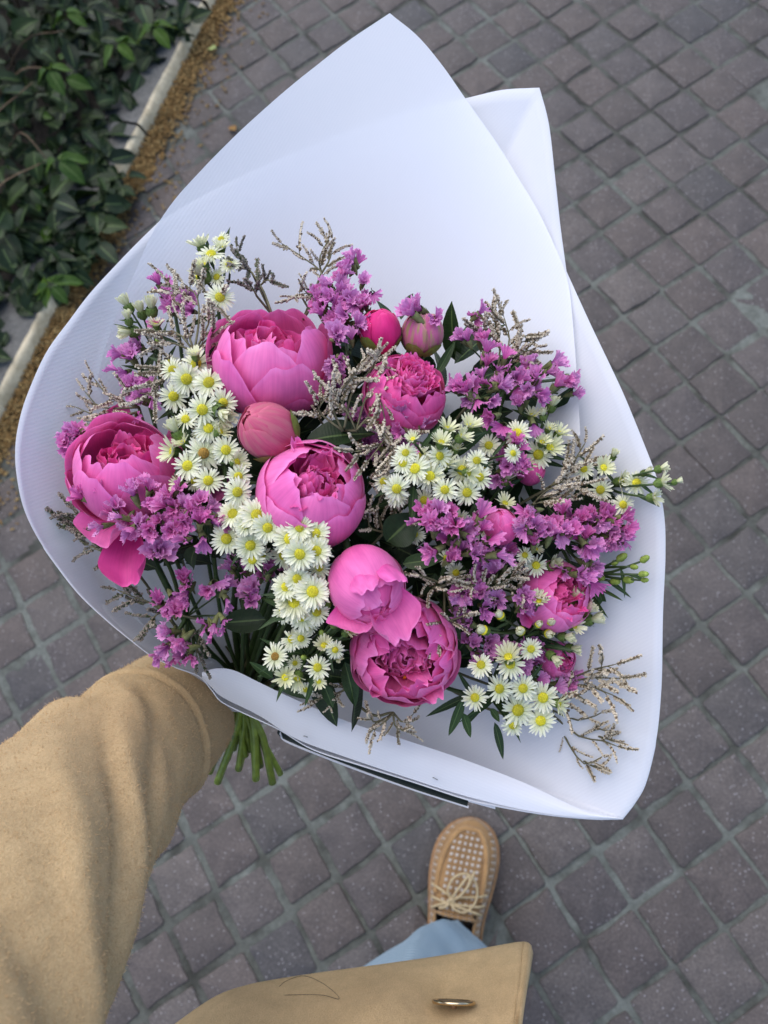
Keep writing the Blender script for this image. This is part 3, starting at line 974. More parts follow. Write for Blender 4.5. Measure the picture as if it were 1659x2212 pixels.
# laces: two crossings and a bow with two loops and two ends
lc = Geo()
def lace(P, r=0.0019):
    V, F_, U = tube_geo(spline(P, 40), r, 7); lc.add(V, F_, U)
def up(y, a, l=0.004): return np.array(upper_pt(y, a, l))
kn = up(-.128, 1.62, .009)
lace([up(-.112, .72), up(-.116, 1.2, .006), up(-.122, 1.6, .007), up(-.116, 1.95, .006), up(-.112, 2.42)])
lace([up(-.128, .70), up(-.130, 1.2, .007), up(-.132, 1.7, .008), up(-.131, 2.44)])
lace([up(-.142, .74), up(-.138, 1.2, .008), up(-.134, 1.7, .008), up(-.146, 2.40)])
# one wide round loop, one narrow upright loop, two loose ends
lace([kn, kn + [-.008, .016, .006], kn + [.000, .036, .006], kn + [.020, .044, .003], kn + [.036, .030, -.002], kn + [.038, .006, -.004], kn + [.024, -.012, .0], kn + [.006, -.010, .004], kn])
lace([kn, kn + [.004, .012, .010], kn + [.014, .030, .010], kn + [.022, .042, .008], kn + [.024, .030, .010], kn + [.012, .010, .011], kn])
lace([kn, kn + [.012, .010, .008], kn + [.024, .028, .008], kn + [.030, .050, .004]])
lace([kn, kn + [-.008, -.010, .004], kn + [-.018, -.014, -.002]])
lace([kn + [-.005, -.004, .0], kn + [0, .003, .004], kn + [.005, -.004, .0]], .0030)
link('laces', lc.mesh('laces'), MATS['lace_cord'], shoe)
# collar with a raised tan edge, sock
cp = [upper_pt(y, .9, .001) for y in np.linspace(-.275, -.152, 14)] + [upper_pt(-.150, a, .001) for a in np.linspace(1.0, 2.14, 8)] + [upper_pt(y, math.pi - .9, .001) for y in np.linspace(-.152, -.275, 14)]
link('collar', tube('collar', cp, 0.0024, 7), MATS['suede'], shoe)
sp = [SM @ Vector((lat(-.215), -.20, .05)), SM @ Vector((lat(-.215), -.215, .10)), SM @ Vector((lat(-.21), -.22, .17)), SM @ Vector((lat(-.2), -.22, .26))]
person.add('sock', tube('sock', spline([list(p) for p in sp], 12), np.linspace(.037, .040, 12), 20), MATS['sock_cotton'])

# --- hair fallen on the coat
P = spline([at(505, 2156, .590), at(600, 2150, .578), at(690, 2149, .568), at(731, 2158, .560), at(722, 2143, .566), at(690, 2120, .588), at(655, 2108, .603), at(620, 2118, .597), at(602, 2132, .590)], 90)
tag(link('hair_strand', tube('hair_strand', P, 0.00016, 4), MATS['hair']), 'single dark hair strand lying on the tan coat front', 'hair')

# ------------------------------------------------------------------ the wrapping paper
HX, HY, HD = 500.0, 1500.0, 0.650             # where the stems are held
HAND = at(HX, HY, HD)
AXIS = unit(at(770, 1090, 0.46) - HAND)
RIM = [(345, 478, .580), (480, 400, .582), (620, 335, .582), (760, 280, .58), (880, 240, .575), (1005, 213, .57), (1085, 195, .565), (1165, 190, .56),
       (1185, 270, .555), (1198, 380, .55), (1212, 500, .545), (1224, 585, .54), (1262, 670, .53), (1300, 752, .522), (1345, 850, .515), (1390, 960, .51),
       (1420, 1040, .505), (1436, 1120, .503), (1438, 1200, .503), (1434, 1300, .505), (1431, 1400, .508), (1428, 1500, .513), (1417, 1600, .518), (1395, 1690, .522),
       (1372, 1734, .525), (1345, 1770, .528), (1290, 1770, .530), (1227, 1765, .532), (1150, 1755, .535), (1074, 1741, .538), (1013, 1727, .54), (910, 1694, .545),
       (790, 1656, .55), (678, 1619, .555), (600, 1573, .558), (520, 1536, .562), (478, 1514, .562), (458, 1490, .560), (430, 1460, .556), (382, 1442, .550), (330, 1418, .545),
       (285, 1385, .538), (230, 1340, .532), (170, 1283, .525), (120, 1220, .518), (80, 1160, .512), (52, 1100, .508), (38, 1040, .505), (33, 980, .505), (40, 920, .508),
       (60, 850, .515), (100, 762, .525), (150, 690, .535), (200, 626, .545), (260, 562, .56), (310, 512, .572), (345, 478, .580)]
_c = [0] + [i for i, r in enumerate(RIM) if (r[0], r[1]) in ((1165, 190), (1224, 585), (1345, 1770))] + [len(RIM) - 1]
RIMS = []
for i0, i1 in zip(_c[:-1], _c[1:]):
    q = spline(RIM[i0:i1 + 1], 7 * (i1 - i0) + 1)
    RIMS += list(q[:-1])
RIMS = np.array(RIMS)

def to_cam(px, py, d): return np.array([(px - CX) / FPX * d, -(py - CY) / FPX * d, -d])
def cam_to_world(c): return CP + CM @ c
HC = to_cam(HX, HY, HD)
AXC = CM.T @ AXIS

def cone_pts(rim_c, ts, gpow, inset=0.0, ring=0.022):
    """rows of the sheet from the tied neck out to the rim (camera-space arrays in, world points out)"""
    V = []
    ex = unit(np.cross(AXC, [0, 0, 1.0])); ey = np.cross(AXC, ex)
    n = len(rim_c)
    base = []
    for p in rim_c:
        q = p - HC; q = q - AXC * np.dot(q, AXC)
        base.append(HC + AXC * 0.015 + unit(q) * ring)
    for t in ts:
        g = t ** gpow
        for k, (p, b) in enumerate(zip(rim_c, base)):
            c = b + (p - b) * t
            c[2] = b[2] + (p[2] - b[2]) * g
            V.append(c)
    return V

def paper_depth(px, py):
    """depth of the wrap's inside along the direction of a pixel"""
    a = math.atan2(-(py - HY), px - HX)
    r = math.hypot(px - HX, py - HY)
    ang = np.arctan2(-(RIMS[:, 1] - HY), RIMS[:, 0] - HX)
    da = np.abs((ang - a + np.pi) % (2 * np.pi) - np.pi)
    best = None
    for k in np.argsort(da)[:3]:
        rr = math.hypot(RIMS[k, 0] - HX, RIMS[k, 1] - HY)
        t = r / max(rr, 1)
        if best is None or abs(t - .8) < abs(best[0] - .8): best = (t, RIMS[k, 2])
    t, d = best
    return HD - (HD - d) * min(max(t, 0), 1.25) ** 1.45

wrap = Thing('bouquet_wrap', HAND, 'white ribbed paper cone wrapped around the pink and white bouquet', 'wrapping paper')
rim_c = np.array([to_cam(*r) for r in RIMS])
ts = np.r_[0, np.linspace(0.04, 0.9, 22), 0.93, 0.96, 0.98, 1.0]
C = cone_pts(rim_c, ts, 1.45)
n, m = len(rim_c), len(ts)
C = np.array(C).reshape(m, n, 3)
# soft unevenness of hand-wrapped paper
for i in range(m):
    for k in range(n):
        q = C[i, k]
        f = 0.0035 * noise.noise((q[0] * 9, q[1] * 9, 2)) + 0.0012 * noise.noise((q[0] * 30, q[1] * 30, 5))
        C[i, k, 2] += f * min(1, ts[i] * 2) * (1 if ts[i] < .97 else 0.6)
extra = []
cen = np.array([0.0, -0.02, -0.6])
for k in range(n):
    px, py = RIMS[k, 0], RIMS[k, 1]
    # front edge is rolled over outwards, the rest ends as a bare sheet
    roll = 1.0 if (py > 1440 and px < 1300) else (0.75 if py > 1600 or (px < 400 and py > 1180) else 0.12)
    out = unit(np.array([-(RIMS[(k + 1) % n, 1] - RIMS[k - 1, 1]), -(RIMS[(k + 1) % n, 0] - RIMS[k - 1, 0]), 0]))
    out = np.array([out[0], out[1], 0])
    if np.dot(out, rim_c[k] - to_cam(780, 1090, .5)) < 0: out = -out
    extra.append((out, roll))
for dz, do in ((0.0009, 0.0010), (0.0035, 0.0016), (0.012, 0.0012), (0.050, -0.002)):
    row = [C[-1, k] * 0 + C[m - 1, k] + extra[k][0] * do * extra[k][1] + np.array([0, 0, -dz * extra[k][1]]) for k in range(n)]
    C = np.concatenate([C, np.array(row)[None]], 0)
V = [cam_to_world(c) for c in C.reshape(-1, 3)]
U = [(c[0] * 0.78 + c[1] * 0.62, -c[0] * 0.62 + c[1] * 0.78) for c in C.reshape(-1, 3)]
outer = wrap.add('outer_sheet', make_mesh('outer_sheet', V, grid_faces(n, len(C), True), U), MATS['paper'])

# back sheet with the tall corner, lying inside the outer one
RA = [(208, 830), (228, 750), (252, 680), (290, 592), (345, 478), (430, 372), (520, 278), (620, 192), (730, 106), (842, 28), (900, 74), (955, 140), (1005, 213), (1060, 292),
      (1110, 370), (1160, 452), (1195, 522), (1226, 600), (1238, 700), (1246, 820), (1252, 940)]
A = []
for seg in (RA[:10], RA[9:]):
    q = spline(seg, 60); A += [tuple(p) for p in (q if not A else q[1:])]
RAS = np.array([(x, y, paper_depth(x, y) - 0.009) for x, y in A])
_i = np.linspace(-1, 1, len(RAS))  # the sheet is taut: its distance changes evenly along the edge
RAS[:, 2] = np.minimum(np.polyval(np.polyfit(_i, RAS[:, 2], 5), _i), RAS[:, 2] + .002)
_w = np.hanning(25); _w /= _w.sum()
RAS[:, 2] = np.convolve(np.pad(RAS[:, 2], 12, mode='edge'), _w, mode='valid')
ra = np.array([to_cam(*r) for r in RAS])
tsa = np.r_[np.linspace(0.05, 1.0, 30)]
CA = np.array(cone_pts(ra, tsa, 1.45, ring=0.019)).reshape(len(tsa), len(ra), 3)
for i in range(len(tsa)):
    for k in range(len(ra)):
        q = CA[i, k]
        CA[i, k, 2] += (0.0035 * noise.noise((q[0] * 9, q[1] * 9, 2)) + 0.0012 * noise.noise((q[0] * 30, q[1] * 30, 5))) * min(1, tsa[i] * 2)
        CA[i, k, 2] += 0.0045 * (1 - tsa[i])
# iron the sheet into one smooth surface so that its corner leaves no crease
_d = -CA[..., 2]; _x = CX + FPX * CA[..., 0] / _d; _y = CY - FPX * CA[..., 1] / _d
_X, _Y = (_x - 700) / 500, (_y - 700) / 700
_B = np.stack([_X ** a * _Y ** b for a in range(4) for b in range(4 - a)], -1)
_sel = np.repeat((tsa > 0.35)[:, None], len(ra), 1)
_co, *_q = np.linalg.lstsq(_B[_sel], _d[_sel], rcond=None)
_k = np.clip((tsa - 0.30) / 0.25, 0, 1)[:, None]
_nd = _d * (1 - _k) + (_B @ _co - 0.003) * _k
CA = np.stack([(_x - CX) / FPX * _nd, -(_y - CY) / FPX * _nd, -_nd], -1)
V = [cam_to_world(c) for c in CA.reshape(-1, 3)]
U = [(c[0] * 0.55 + c[1] * 0.83, -c[0] * 0.83 + c[1] * 0.55) for c in CA.reshape(-1, 3)]
wrap.add('back_sheet', make_mesh('back_sheet', V, grid_faces(len(ra), len(tsa)), U), MATS['paper'])

# inner collar of paper on the near left side, its edge shows as a thin line
RB = spline([(205, 1190, .575), (240, 1250, .572), (290, 1325, .573), (345, 1385, .576), (400, 1430, .578), (445, 1460, .580), (500, 1482, .583)], 40)
rows = []
for s in np.linspace(0, 1, 10):
    rows.append([to_cam(x + (HX - x) * s * .55 + 6 * s, y + (HY - y) * s * .55, d + s * .05 - 0.004 * math.sin(s * 3.1)) for x, y, d in RB])
rows = np.array(rows)
wrap.add('inner_sheet', make_mesh('inner_sheet', [cam_to_world(c) for c in rows.reshape(-1, 3)], grid_faces(len(RB), 10), [(c[0], c[1]) for c in rows.reshape(-1, 3)]), MATS['paper'])

# front flap: doubled paper on the near side with a small curl at its end
FA = spline([(436, 1452, .554), (468, 1444, .544), (505, 1448, .540), (560, 1474, .543), (640, 1512, .547), (760, 1562, .548), (880, 1600, .545), (1000, 1640, .542), (1130, 1690, .538), (1250, 1745, .532), (1345, 1768, .5275)], 70)
FB = spline([(436, 1464, .5555), (456, 1484, .5555), (482, 1507, .5575), (560, 1546, .556), (640, 1596, .5525), (760, 1640, .5485), (880, 1680, .543), (1000, 1718, .538), (1130, 1749, .5335), (1250, 1766, .530), (1347, 1770, .527)], 70)
rows = []
for s in np.linspace(0, 1, 9):
    r = []
    for k in range(70):
        p = FA[k] * (1 - s) + FB[k] * s
        arch = 0.004 * math.sin(math.pi * s) * (1 - 0.6 * k / 69)
        r.append(to_cam(p[0], p[1], p[2] - arch))
    rows.append(r)
rows = np.array(rows)
wrap.add('front_flap', make_mesh('front_flap', [cam_to_world(c) for c in rows.reshape(-1, 3)], grid_faces(70, 9), [(c[0] * .94 - c[1] * .34, c[0] * .34 + c[1] * .94) for c in rows.reshape(-1, 3)]), MATS['paper'])

# outermost layer below the front edge: a dark green strip, then its own pale edge
OA = spline([(604, 1584, .566), (618, 1602, .5705), (700, 1636, .5675), (800, 1674, .5635), (900, 1709, .5585), (1000, 1741, .5535), (1012, 1745, .5525)], 50)
rows = []
for s, (dd, oy) in enumerate(((0.0006, -4.5), (-0.0006, -1.5), (0.0, 1.5), (0.002, 0.5), (0.012, 0.0), (0.04, -1.0))):
    rows.append([to_cam(x - oy * .3, y + oy, d + dd) for x, y, d in OA])
rows = np.array(rows)
wrap.add('outermost_layer', make_mesh('outermost_layer', [cam_to_world(c) for c in rows.reshape(-1, 3)], grid_faces(50, 6), [(c[0], c[1]) for c in rows.reshape(-1, 3)]), MATS['paper'])
DL = spline([(600, 1578, .5655), (618, 1592, .568), (700, 1626, .565), (800, 1664, .561), (900, 1700, .556), (1000, 1732, .551), (1010, 1735, .550)], 50)  # dark green strip set between the rim and the outermost layer's edge
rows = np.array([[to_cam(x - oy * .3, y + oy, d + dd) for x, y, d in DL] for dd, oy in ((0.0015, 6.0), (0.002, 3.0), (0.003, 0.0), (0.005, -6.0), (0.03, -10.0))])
wrap.add('slot_strip', make_mesh('slot_strip', [cam_to_world(c) for c in rows.reshape(-1, 3)], grid_faces(50, 5), [(c[0], c[1]) for c in rows.reshape(-1, 3)]), MATS['slot_dark_green'])
q = [to_cam(1012, 1732, .548), to_cam(1070, 1748, .546), to_cam(1070, 1728, .545), to_cam(1000, 1705, .548)]
wrap.add('paper_corner', make_mesh('paper_corner', [cam_to_world(c) for c in q], [(0, 1, 2, 3)], [(0, 0), (1, 0), (1, 1), (0, 1)], smooth=False), MATS['paper'])
# two staples
for (x, y, d, dx, dy) in ((940, 1682, .5352, 5, 2), (660, 1591, .5445, 4, 1)):
    wrap.add('staple', tube('staple', spline([at(x - dx, y - dy, d + .002), at(x - dx * .7, y - dy, d - .001), at(x + dx * .7, y + dy, d - .001), at(x + dx, y + dy, d + .002)], 8), 0.0004, 5), MATS['staple'])

# ------------------------------------------------------------------ flowers
rng = random.Random(11)
def dome(px, py):
    d = 0.458 + ((px - 740) ** 2 + (py - 1090) ** 2) * 1.75e-7
    return min(d, paper_depth(px, py) - 0.022)

HOLD = at(535, 1492, .662)
TAILS = [0]
TAIL_ENDS = [(452, 1668), (470, 1690), (490, 1640), (515, 1662), (530, 1632), (553, 1684), (562, 1656), (589, 1692), (606, 1672), (506, 1618), (580, 1645), (540, 1622)]
def stem_path(base, back, tail=False, wob=0.006):
    """from a flower's base down into the hand, and on below it when the stem is a long one"""
    base = np.asarray(base)
    jit = cdir(rng.uniform(-1, 1), rng.uniform(-1, 1), 0.01) * rng.uniform(.002, .012)
    h = HOLD + jit
    L = np.linalg.norm(h - base)
    mid = base * .45 + h * .55 + AXIS * (-0.10 * L) + np.array([rng.gauss(0, wob) for _ in range(3)])
    px_, py_, _q = to_px(base)
    if py_ > 1380 and px_ > 820: mid = mid + cdir(0, 1, 0) * .045
    p1 = base + np.asarray(back) * L * .16
    pts = [base, p1, mid, h]
    if tail:
        x, y = TAIL_ENDS[TAILS[0] % len(TAIL_ENDS)]
        TAILS[0] += 1
        e = at(x, y, 0.705 + rng.uniform(-.012, .012))
        pts += [h * .5 + e * .5 + np.array([rng.gauss(0, .0015) for _ in range(3)]), e]
    return spline(pts, 26 if not tail else 34)

def add_stem(T, base, back, r=0.0022, mat='stem_shaded_green', tail=False):
    P = stem_path(base, back, tail)
    k = int(len(P) * .62) if tail else len(P)
    T.add('stem', tube('stem', P[:k], np.linspace(r * .85, r * 1.1, k), 7), MATS['stem_shaded_green' if mat == 'stem_cut' else mat])
    if tail:
        q = P[k - 1:]
        T.add('stripped_stem_end', tube('stripped_stem_end', q, np.linspace(r * 1.12, max(r * 1.3, .0029), len(q)), 8), MATS['stem_cut'])
    return P

# --- peonies
def cup_petal(R, phi0, dphi, th1, flare, ruff, imb, stretch, seed, rim=0.35, nu=17, nv=12, th0=2.95):
    r = random.Random(seed)
    p1, p2, p3 = r.uniform(0, 6.28), r.uniform(0, 6.28), r.uniform(0, 6.28)
    sk = r.uniform(-.12, .12); nt = r.uniform(0, .10)
    V, U = [], []
    for j in range(nv):
        v = j / (nv - 1)
        w = 0.42 + 0.58 * math.sin(math.pi / 2 * min(1, v * 1.45))
        for i in range(nu):
            u = -1 + 2 * i / (nu - 1)
            tip = th1 + rim * (abs(u) ** 2.4) * (th0 - th1) * .55 + sk * u * .3 + nt * math.exp(-(u / .22) ** 2)
            tip += ruff * (0.10 * math.sin(5.3 * u + p1) + 0.06 * math.sin(11 * u + p2)) + 0.010 * math.sin(17 * u + p3) + 0.016 * math.sin(8 * u + p2)
            th = th0 + (tip - th0) * v
            th = max(0.02, th)
            ph = phi0 + dphi / 2 * u * w
            rr = R * (1 + flare * v ** 3 + imb * u * v + 0.05 * ruff * v * v * math.sin(6.5 * u + p3) + 0.018 * math.sin(3 * u + p1) * v - 0.035 * abs(u) ** 3 * v)
            s = math.sin(th)
            V.append((rr * s * math.cos(ph), rr * s * math.sin(ph), rr * math.cos(th) * stretch)); U.append((0.5 + u / 2, v))
    return V, grid_faces(nu, nv), U

def free_petal(L, W, rho, phi, z0, lean, curl, cup, ruff, seed, nu=13, nv=9, notch=0.08):
    r = random.Random(seed)
    p1, p2, p3 = r.uniform(0, 6.28), r.uniform(0, 6.28), r.uniform(0, 6.28)
    er = np.array([math.cos(phi), math.sin(phi), 0]); et = np.array([-math.sin(phi), math.cos(phi), 0]); ez = np.array([0, 0, 1.0])
    twist = r.uniform(-.35, .35)
    V, U = [], []
    pos = er * rho + ez * z0
    ds = L / (nv - 1)
    cur = pos.copy()
    for j in range(nv):
        v = j / (nv - 1)
        al = lean - curl * v
        dr = er * math.sin(al) + ez * math.cos(al)
        nr = er * math.cos(al) - ez * math.sin(al)
        if j: cur = cur + dr * ds
        w = W / 2 * (0.22 + 0.78 * math.sin(math.pi / 2 * min(1, v * 1.35)) ** .9) * (1 - 0.30 * max(0, v - .75) / .25)
        tw = twist * v
        for i in range(nu):
            u = -1 + 2 * i / (nu - 1)
            tipd = (-0.16 * abs(u) ** 2.5 - notch * math.exp(-(u / .18) ** 2) + ruff * (.07 * math.sin(7 * u + p1) + .05 * math.sin(13 * u + p2))) * L * v ** 3
            off = -cup * W * (u * u) * .5 + ruff * W * .16 * v * v * math.sin(5.5 * u + p3) + ruff * W * .06 * v * math.sin(12 * u + p1)
            lat_ = et * math.cos(tw) + nr * math.sin(tw)
            V.append(cur + lat_ * u * w + nr * off + dr * tipd); U.append((0.5 + u / 2, v))
    return V, grid_faces(nu, nv), U

GA = 2.399963
def peony(label, px, py, dia_px, axis, kind, mats, depth_off=0.0, spin=0.0, sepals=0, tail=False, seed=1, depth=None, leaves=(), drop=(), opening=0):
    """kinds: cup (open bowl), globe (round, small opening), cabbage (dense), full (ruffled, open), bud"""
    d = (dome(px, py) if depth is None else depth) + depth_off
    R = dia_px / 2 * d / FPX
    d += R * 0.45
    R = dia_px / 2 * d / FPX
    c = at(px, py, d)
    ax = cdir(*axis)
    Fm = frame(ax, spin)
    M = mat4(Fm, c)
    T = Thing('peony' if kind != 'bud' else 'peony_bud', c - ax * R, label, 'peony' if kind != 'bud' else 'flower bud', 'peonies of the bouquet' if kind != 'bud' else 'peony buds of the bouquet')
    r = random.Random(seed * 77)
    out, mid, inn = [MATS[x] for x in mats]
    k = [seed * 1000]
    def cp(Rk, ph, dph, th, fl, ru, imb, st, mt, **kw):
        k[0] += 1
        V, Fc, U = cup_petal(R * Rk, ph, dph, R_(th), fl, ru, imb, st, k[0], **kw)
        T.add('petal', make_mesh('petal', V, Fc, U), mt, M)
    def fp(L, W, rho, ph, z0, lean, curl, cup, ru, mt):
        k[0] += 1
        V, Fc, U = free_petal(R * L, R * W, R * rho, ph, R * z0, lean, curl, cup, ru, k[0])
        T.add('petal', make_mesh('petal', V, Fc, U), mt, M)
    if kind == 'cup':
        for i in range(26):      # crumpled heart
            f = (i + .5) / 26
            rho = 0.46 * math.sqrt(f); ph = i * GA + r.gauss(0, .3)
            fp(r.uniform(.60, .90), r.uniform(.50, .95), rho, ph, -.38 + .08 * r.random(), .0 + .32 * f + r.gauss(0, .18), .45 + r.gauss(0, .35), r.uniform(.4, .9), r.uniform(.2, .5), inn if r.random() < .6 else mid)
        for i in range(5):
            cp(.83, i * 2 * math.pi / 5 + .3, 1.5, opening + 48 + r.uniform(-8, 8), -.03, .3, .06, 1.0, mid, rim=.5)
        for i in range(5):
            cp(.92, i * 2 * math.pi / 5 + r.gauss(0, .1), 1.55, opening + 54 + r.uniform(-7, 8), 0.0, .18, .06, 1.0, out, rim=.65)
        for i in range(5):
            cp(1.0, i * 2 * math.pi / 5 + .55 + r.gauss(0, .1), 1.45, opening + 63 + r.uniform(-8, 14), .03, .12, .055, 1.0, out, rim=.75)
        for i in range(3):
            cp(1.03, i * 2 * math.pi / 3 + 1.2, 1.3, 100 + r.uniform(-12, 14), .05, .2, .03, 1.0, mid)
    elif kind == 'globe':
        for i in range(30):
            f = (i + .5) / 30
            fp(r.uniform(.75, 1.05), r.uniform(.3, .6), .40 * math.sqrt(f), i * GA, -.15 + .05 * r.random(), .05 + .2 * f + r.gauss(0, .18), .4 + r.gauss(0, .45), r.uniform(.3, .8), .55, inn if r.random() < .3 else mid)
        for i in range(6):
            cp(.86, i * 2 * math.pi / 6 + .3, 1.45, 27 + r.uniform(-5, 8), -.02, .35, .05, 1.0, mid)
        for i in range(5):
            cp(.94, i * 2 * math.pi / 5 + r.gauss(0, .1), 1.75, 33 + r.uniform(-6, 8), -.01, .18, .04, 1.0, out)
        for i in range(5):
            cp(1.0, i * 2 * math.pi / 5 + .6 + r.gauss(0, .1), 1.7, 46 + r.uniform(-8, 16), 0.0, .12, .035, 1.0, out)
    elif kind == 'cabbage':
        n = 56
        for i in range(n):
            f = (i + .5) / n
            th = R_(2 + 44 * f ** .55)
            fp(1.0 + r.gauss(0, .03), r.uniform(.34, .58) + .10 * f, .04 + .05 * f, i * GA + r.gauss(0, .12), -.10, th * .95 + .1, r.uniform(.2, .6), .6, .25, inn if r.random() < .45 else mid)
        for i in range(7):
            cp(.93, i * 2 * math.pi / 7 + r.gauss(0, .1), 1.15, 36 + r.uniform(-6, 6), -.04, .20, .05, .97, mid)
        for i in range(6):
            cp(.965, i * 2 * math.pi / 6 + .4 + r.gauss(0, .1), 1.35, 50 + r.uniform(-6, 8), -.02, .14, .05, .97, out)
        for i in range(5):
            cp(1.0, i * 2 * math.pi / 5 + .9 + r.gauss(0, .1), 1.55, 66 + r.uniform(-8, 10), .0, .10, .04, .97, out)
        for i in range(4):
            cp(1.02, i * 2 * math.pi / 4 + .2, 1.6, 90 + r.uniform(-8, 10), .01, .10, .03, .97, out)
    elif kind == 'full':
        for i in range(9):      # stamens
            a, q = i * GA, .16 * math.sqrt(i / 9)
            p0 = np.array([R * q * math.cos(a), R * q * math.sin(a) - .25 * R, -.1 * R]); p1 = p0 + np.array([p0[0] * .8, p0[1] * .4, R * r.uniform(.30, .45)])
            T.add('stamen', tube('stamen', [p0, (p0 + p1) / 2, p1], [R * .016, R * .016, R * .034], 5), MATS['stamen_orange'], M)
        n = 40
        for i in range(n):
            f = (i + .5) / n
            rho = .14 + .42 * f ** .7 + r.gauss(0, .03); ph = i * GA + r.gauss(0, .25)
            fp(r.uniform(.85, 1.15), r.uniform(.45, .75), rho, ph, -.40 + .08 * r.random(), -.1 + .55 * f + r.gauss(0, .2), 0.4 * f + r.gauss(.2, .3), .6, .42, inn if r.random() < .5 else out)
        for n_, Rk, th, ru, mt in ((8, .84, 32, .55, mid), (8, .90, 44, .5, out), (7, .95, 58, .4, mid), (6, 1.0, 76, .25, out)):
            for i in range(n_):
                cp(Rk, i * 2 * math.pi / n_ + r.gauss(0, .14), 1.25, th + r.uniform(-9, 9), r.uniform(-.04, .03), ru, .06, 1.0, mt)
    elif kind == 'bud':
        for i in range(2):
            cp(.86, i * math.pi + .3, 3.6, 1.0, -.04, 0, .0, 1.10, inn, rim=0.0)
        for i in range(3):
            cp(.92, i * 2.1 + .3, 2.3, 3 + r.uniform(0, 4), -.03, .05, .05, 1.10, inn, rim=.10)
        for i in range(3):
            cp(.96, i * 2.1 + 1.2 + r.gauss(0, .1), 2.1, 9 + r.uniform(-3, 8), -.02, .1, .04, 1.10, mid, rim=.2)
        for i in range(4):
            cp(1.0, i * 1.6 + r.gauss(0, .15), 1.7, 30 + r.uniform(-10, 18), .0, .1, .03, 1.08, out)
    for i in range(sepals):
        k[0] += 1
        V, Fc, U = cup_petal(R * 1.035, i * 2 * math.pi / sepals + .4, 1.25, R_(96 + r.uniform(-16, 12)), .04, 0, 0, 1.05, k[0], rim=.7, nu=7, nv=7)
        T.add('sepal', make_mesh('sepal', V, Fc, U), MATS['sepal_green'], M)
    for (L, W, rho, ph, z0, lean, curl, cup) in drop:      # hanging outer petals
        fp(L, W, rho, ph, z0, lean, curl, cup, .25, out)
    add_stem(T, c - ax * R * .93, -ax, 0.0027, 'stem_cut' if tail else 'stem_shaded_green', tail)
    for (lx, ly, ld, hx, hy, hz, L, W, tilt) in leaves:
        V, Fc, U = leaf_geo(L, W, .35, .18, .04, nu=7, nv=12, seed=k[0], point=1.15)
        y = cdir(hx, hy, hz); z = cdir(*tilt); z = unit(z - y * np.dot(y, z))
        T.add('leaf', make_mesh('leaf', V, Fc, U), MATS['peony_leaf'], mat4(np.c_[np.cross(y, z), y, z], at(lx, ly, ld)))
    return T

def hang_petal(T, a, b, wpx, mat, tilt=(0, 0, 1), cup=.5, curl=.3, seed=0, ruff=.25):
    """one loose outer petal from base a to tip b, both (px, py, depth)"""
    p, q = at(*a), at(*b)
    y = unit(q - p); z = cdir(*tilt); z = unit(z - y * np.dot(y, z)); x = np.cross(y, z)
    L = np.linalg.norm(q - p); W = wpx * a[2] / FPX
    V, Fc, U = free_petal(L, W, 0, 0, 0, 0.0, curl, cup, ruff, 9000 + seed, nv=11)
    V = np.array(V)
    # free_petal grows along +Z with +X outwards
    M = np.c_[-z, -x, y]
    T.add('petal', make_mesh('petal', [p + M @ v for v in V], Fc, U), MATS[mat])

LT = ('peony_light', 'peony_light', 'peony_mid')
MD = ('peony_mid', 'peony_light', 'peony_mid')
DP = ('peony_light', 'peony_mid', 'peony_light')
peony('large open pink peony bowl at the top, above the dusty round bud', 586, 775, 262, (0.10, 0.72, 0.66), 'cup', LT, spin=.5, tail=True, seed=1, opening=-7,
      leaves=((640, 905, .492, .25, 1.0, .1, .030, .010, (1, 0, .3)),))
PB = peony('open pink peony by the rim, half covered with purple statice', 276, 1012, 240, (0.10, 0.62, 0.72), 'cup', ('peony_light', 'peony_light', 'peony_deep'), spin=1.1, tail=True, seed=2, depth_off=-.004, opening=-12,
      drop=((1.2, .95, .75, 4.05, -.5, 1.9, .5, .25), (1.25, .85, .7, 4.75, -.6, 2.0, .5, .3), (1.0, .8, .8, 3.3, -.4, 1.5, .6, .3)))
_d = dome(276, 1020)
hang_petal(PB, (300, 1130, _d + .030), (292, 1272, _d + .016), 118, 'peony_deep', (-.35, .1, .9), .75, .1, 1)
hang_petal(PB, (262, 1100, _d + .022), (232, 1192, _d + .012), 135, 'peony_light', (-.3, -.2, .9), .8, .3, 2)
hang_petal(PB, (215, 1110, _d + .03), (158, 1010, _d + .004), 120, 'peony_light', (.75, 0, .6), .7, -.2, 3)
hang_petal(PB, (262, 940, _d + .045), (272, 868, _d + .032), 62, 'peony_mid', (0, .2, .9), .4, .2, 4)
peony('round half closed light pink peony in the middle of the bouquet', 672, 1070, 240, (0.26, 0.46, 0.85), 'globe', LT, spin=.2, tail=True, seed=3, depth_off=-.006,
      leaves=((660, 953, .475, 1.0, .22, .05, .044, .020, (-.15, .55, .8)),))
peony('dense tightly packed hot pink peony below the two upright buds', 874, 853, 182, (0.30, 0.52, 0.80), 'cabbage', ('peony_mid', 'peony_mid', 'peony_light'), spin=.8, tail=True, seed=4,
      drop=((1.1, .9, .55, 2.2, -.3, .5, .2, .35),))
peony('dusty pink round closed bud with a green flank', 580, 932, 128, (-0.60, 0.42, 0.68), 'bud', ('peony_dusty', 'peony_dusty', 'peony_dusty'), spin=0.9, sepals=3, seed=5, depth_off=-.008,
      drop=())
peony('smooth magenta bud with green base standing beside the purple statice', 822, 716, 92, (-0.05, 0.90, 0.42), 'bud', ('peony_hot', 'peony_hot', 'peony_hot'), spin=.7, sepals=3, tail=True, seed=6,
      leaves=((850, 705, .528, -.45, .95, -.1, .024, .0075, (.5, .3, .7)), (866, 690, .530, .30, .95, -.1, .022, .0085, (-.5, .2, .7))))
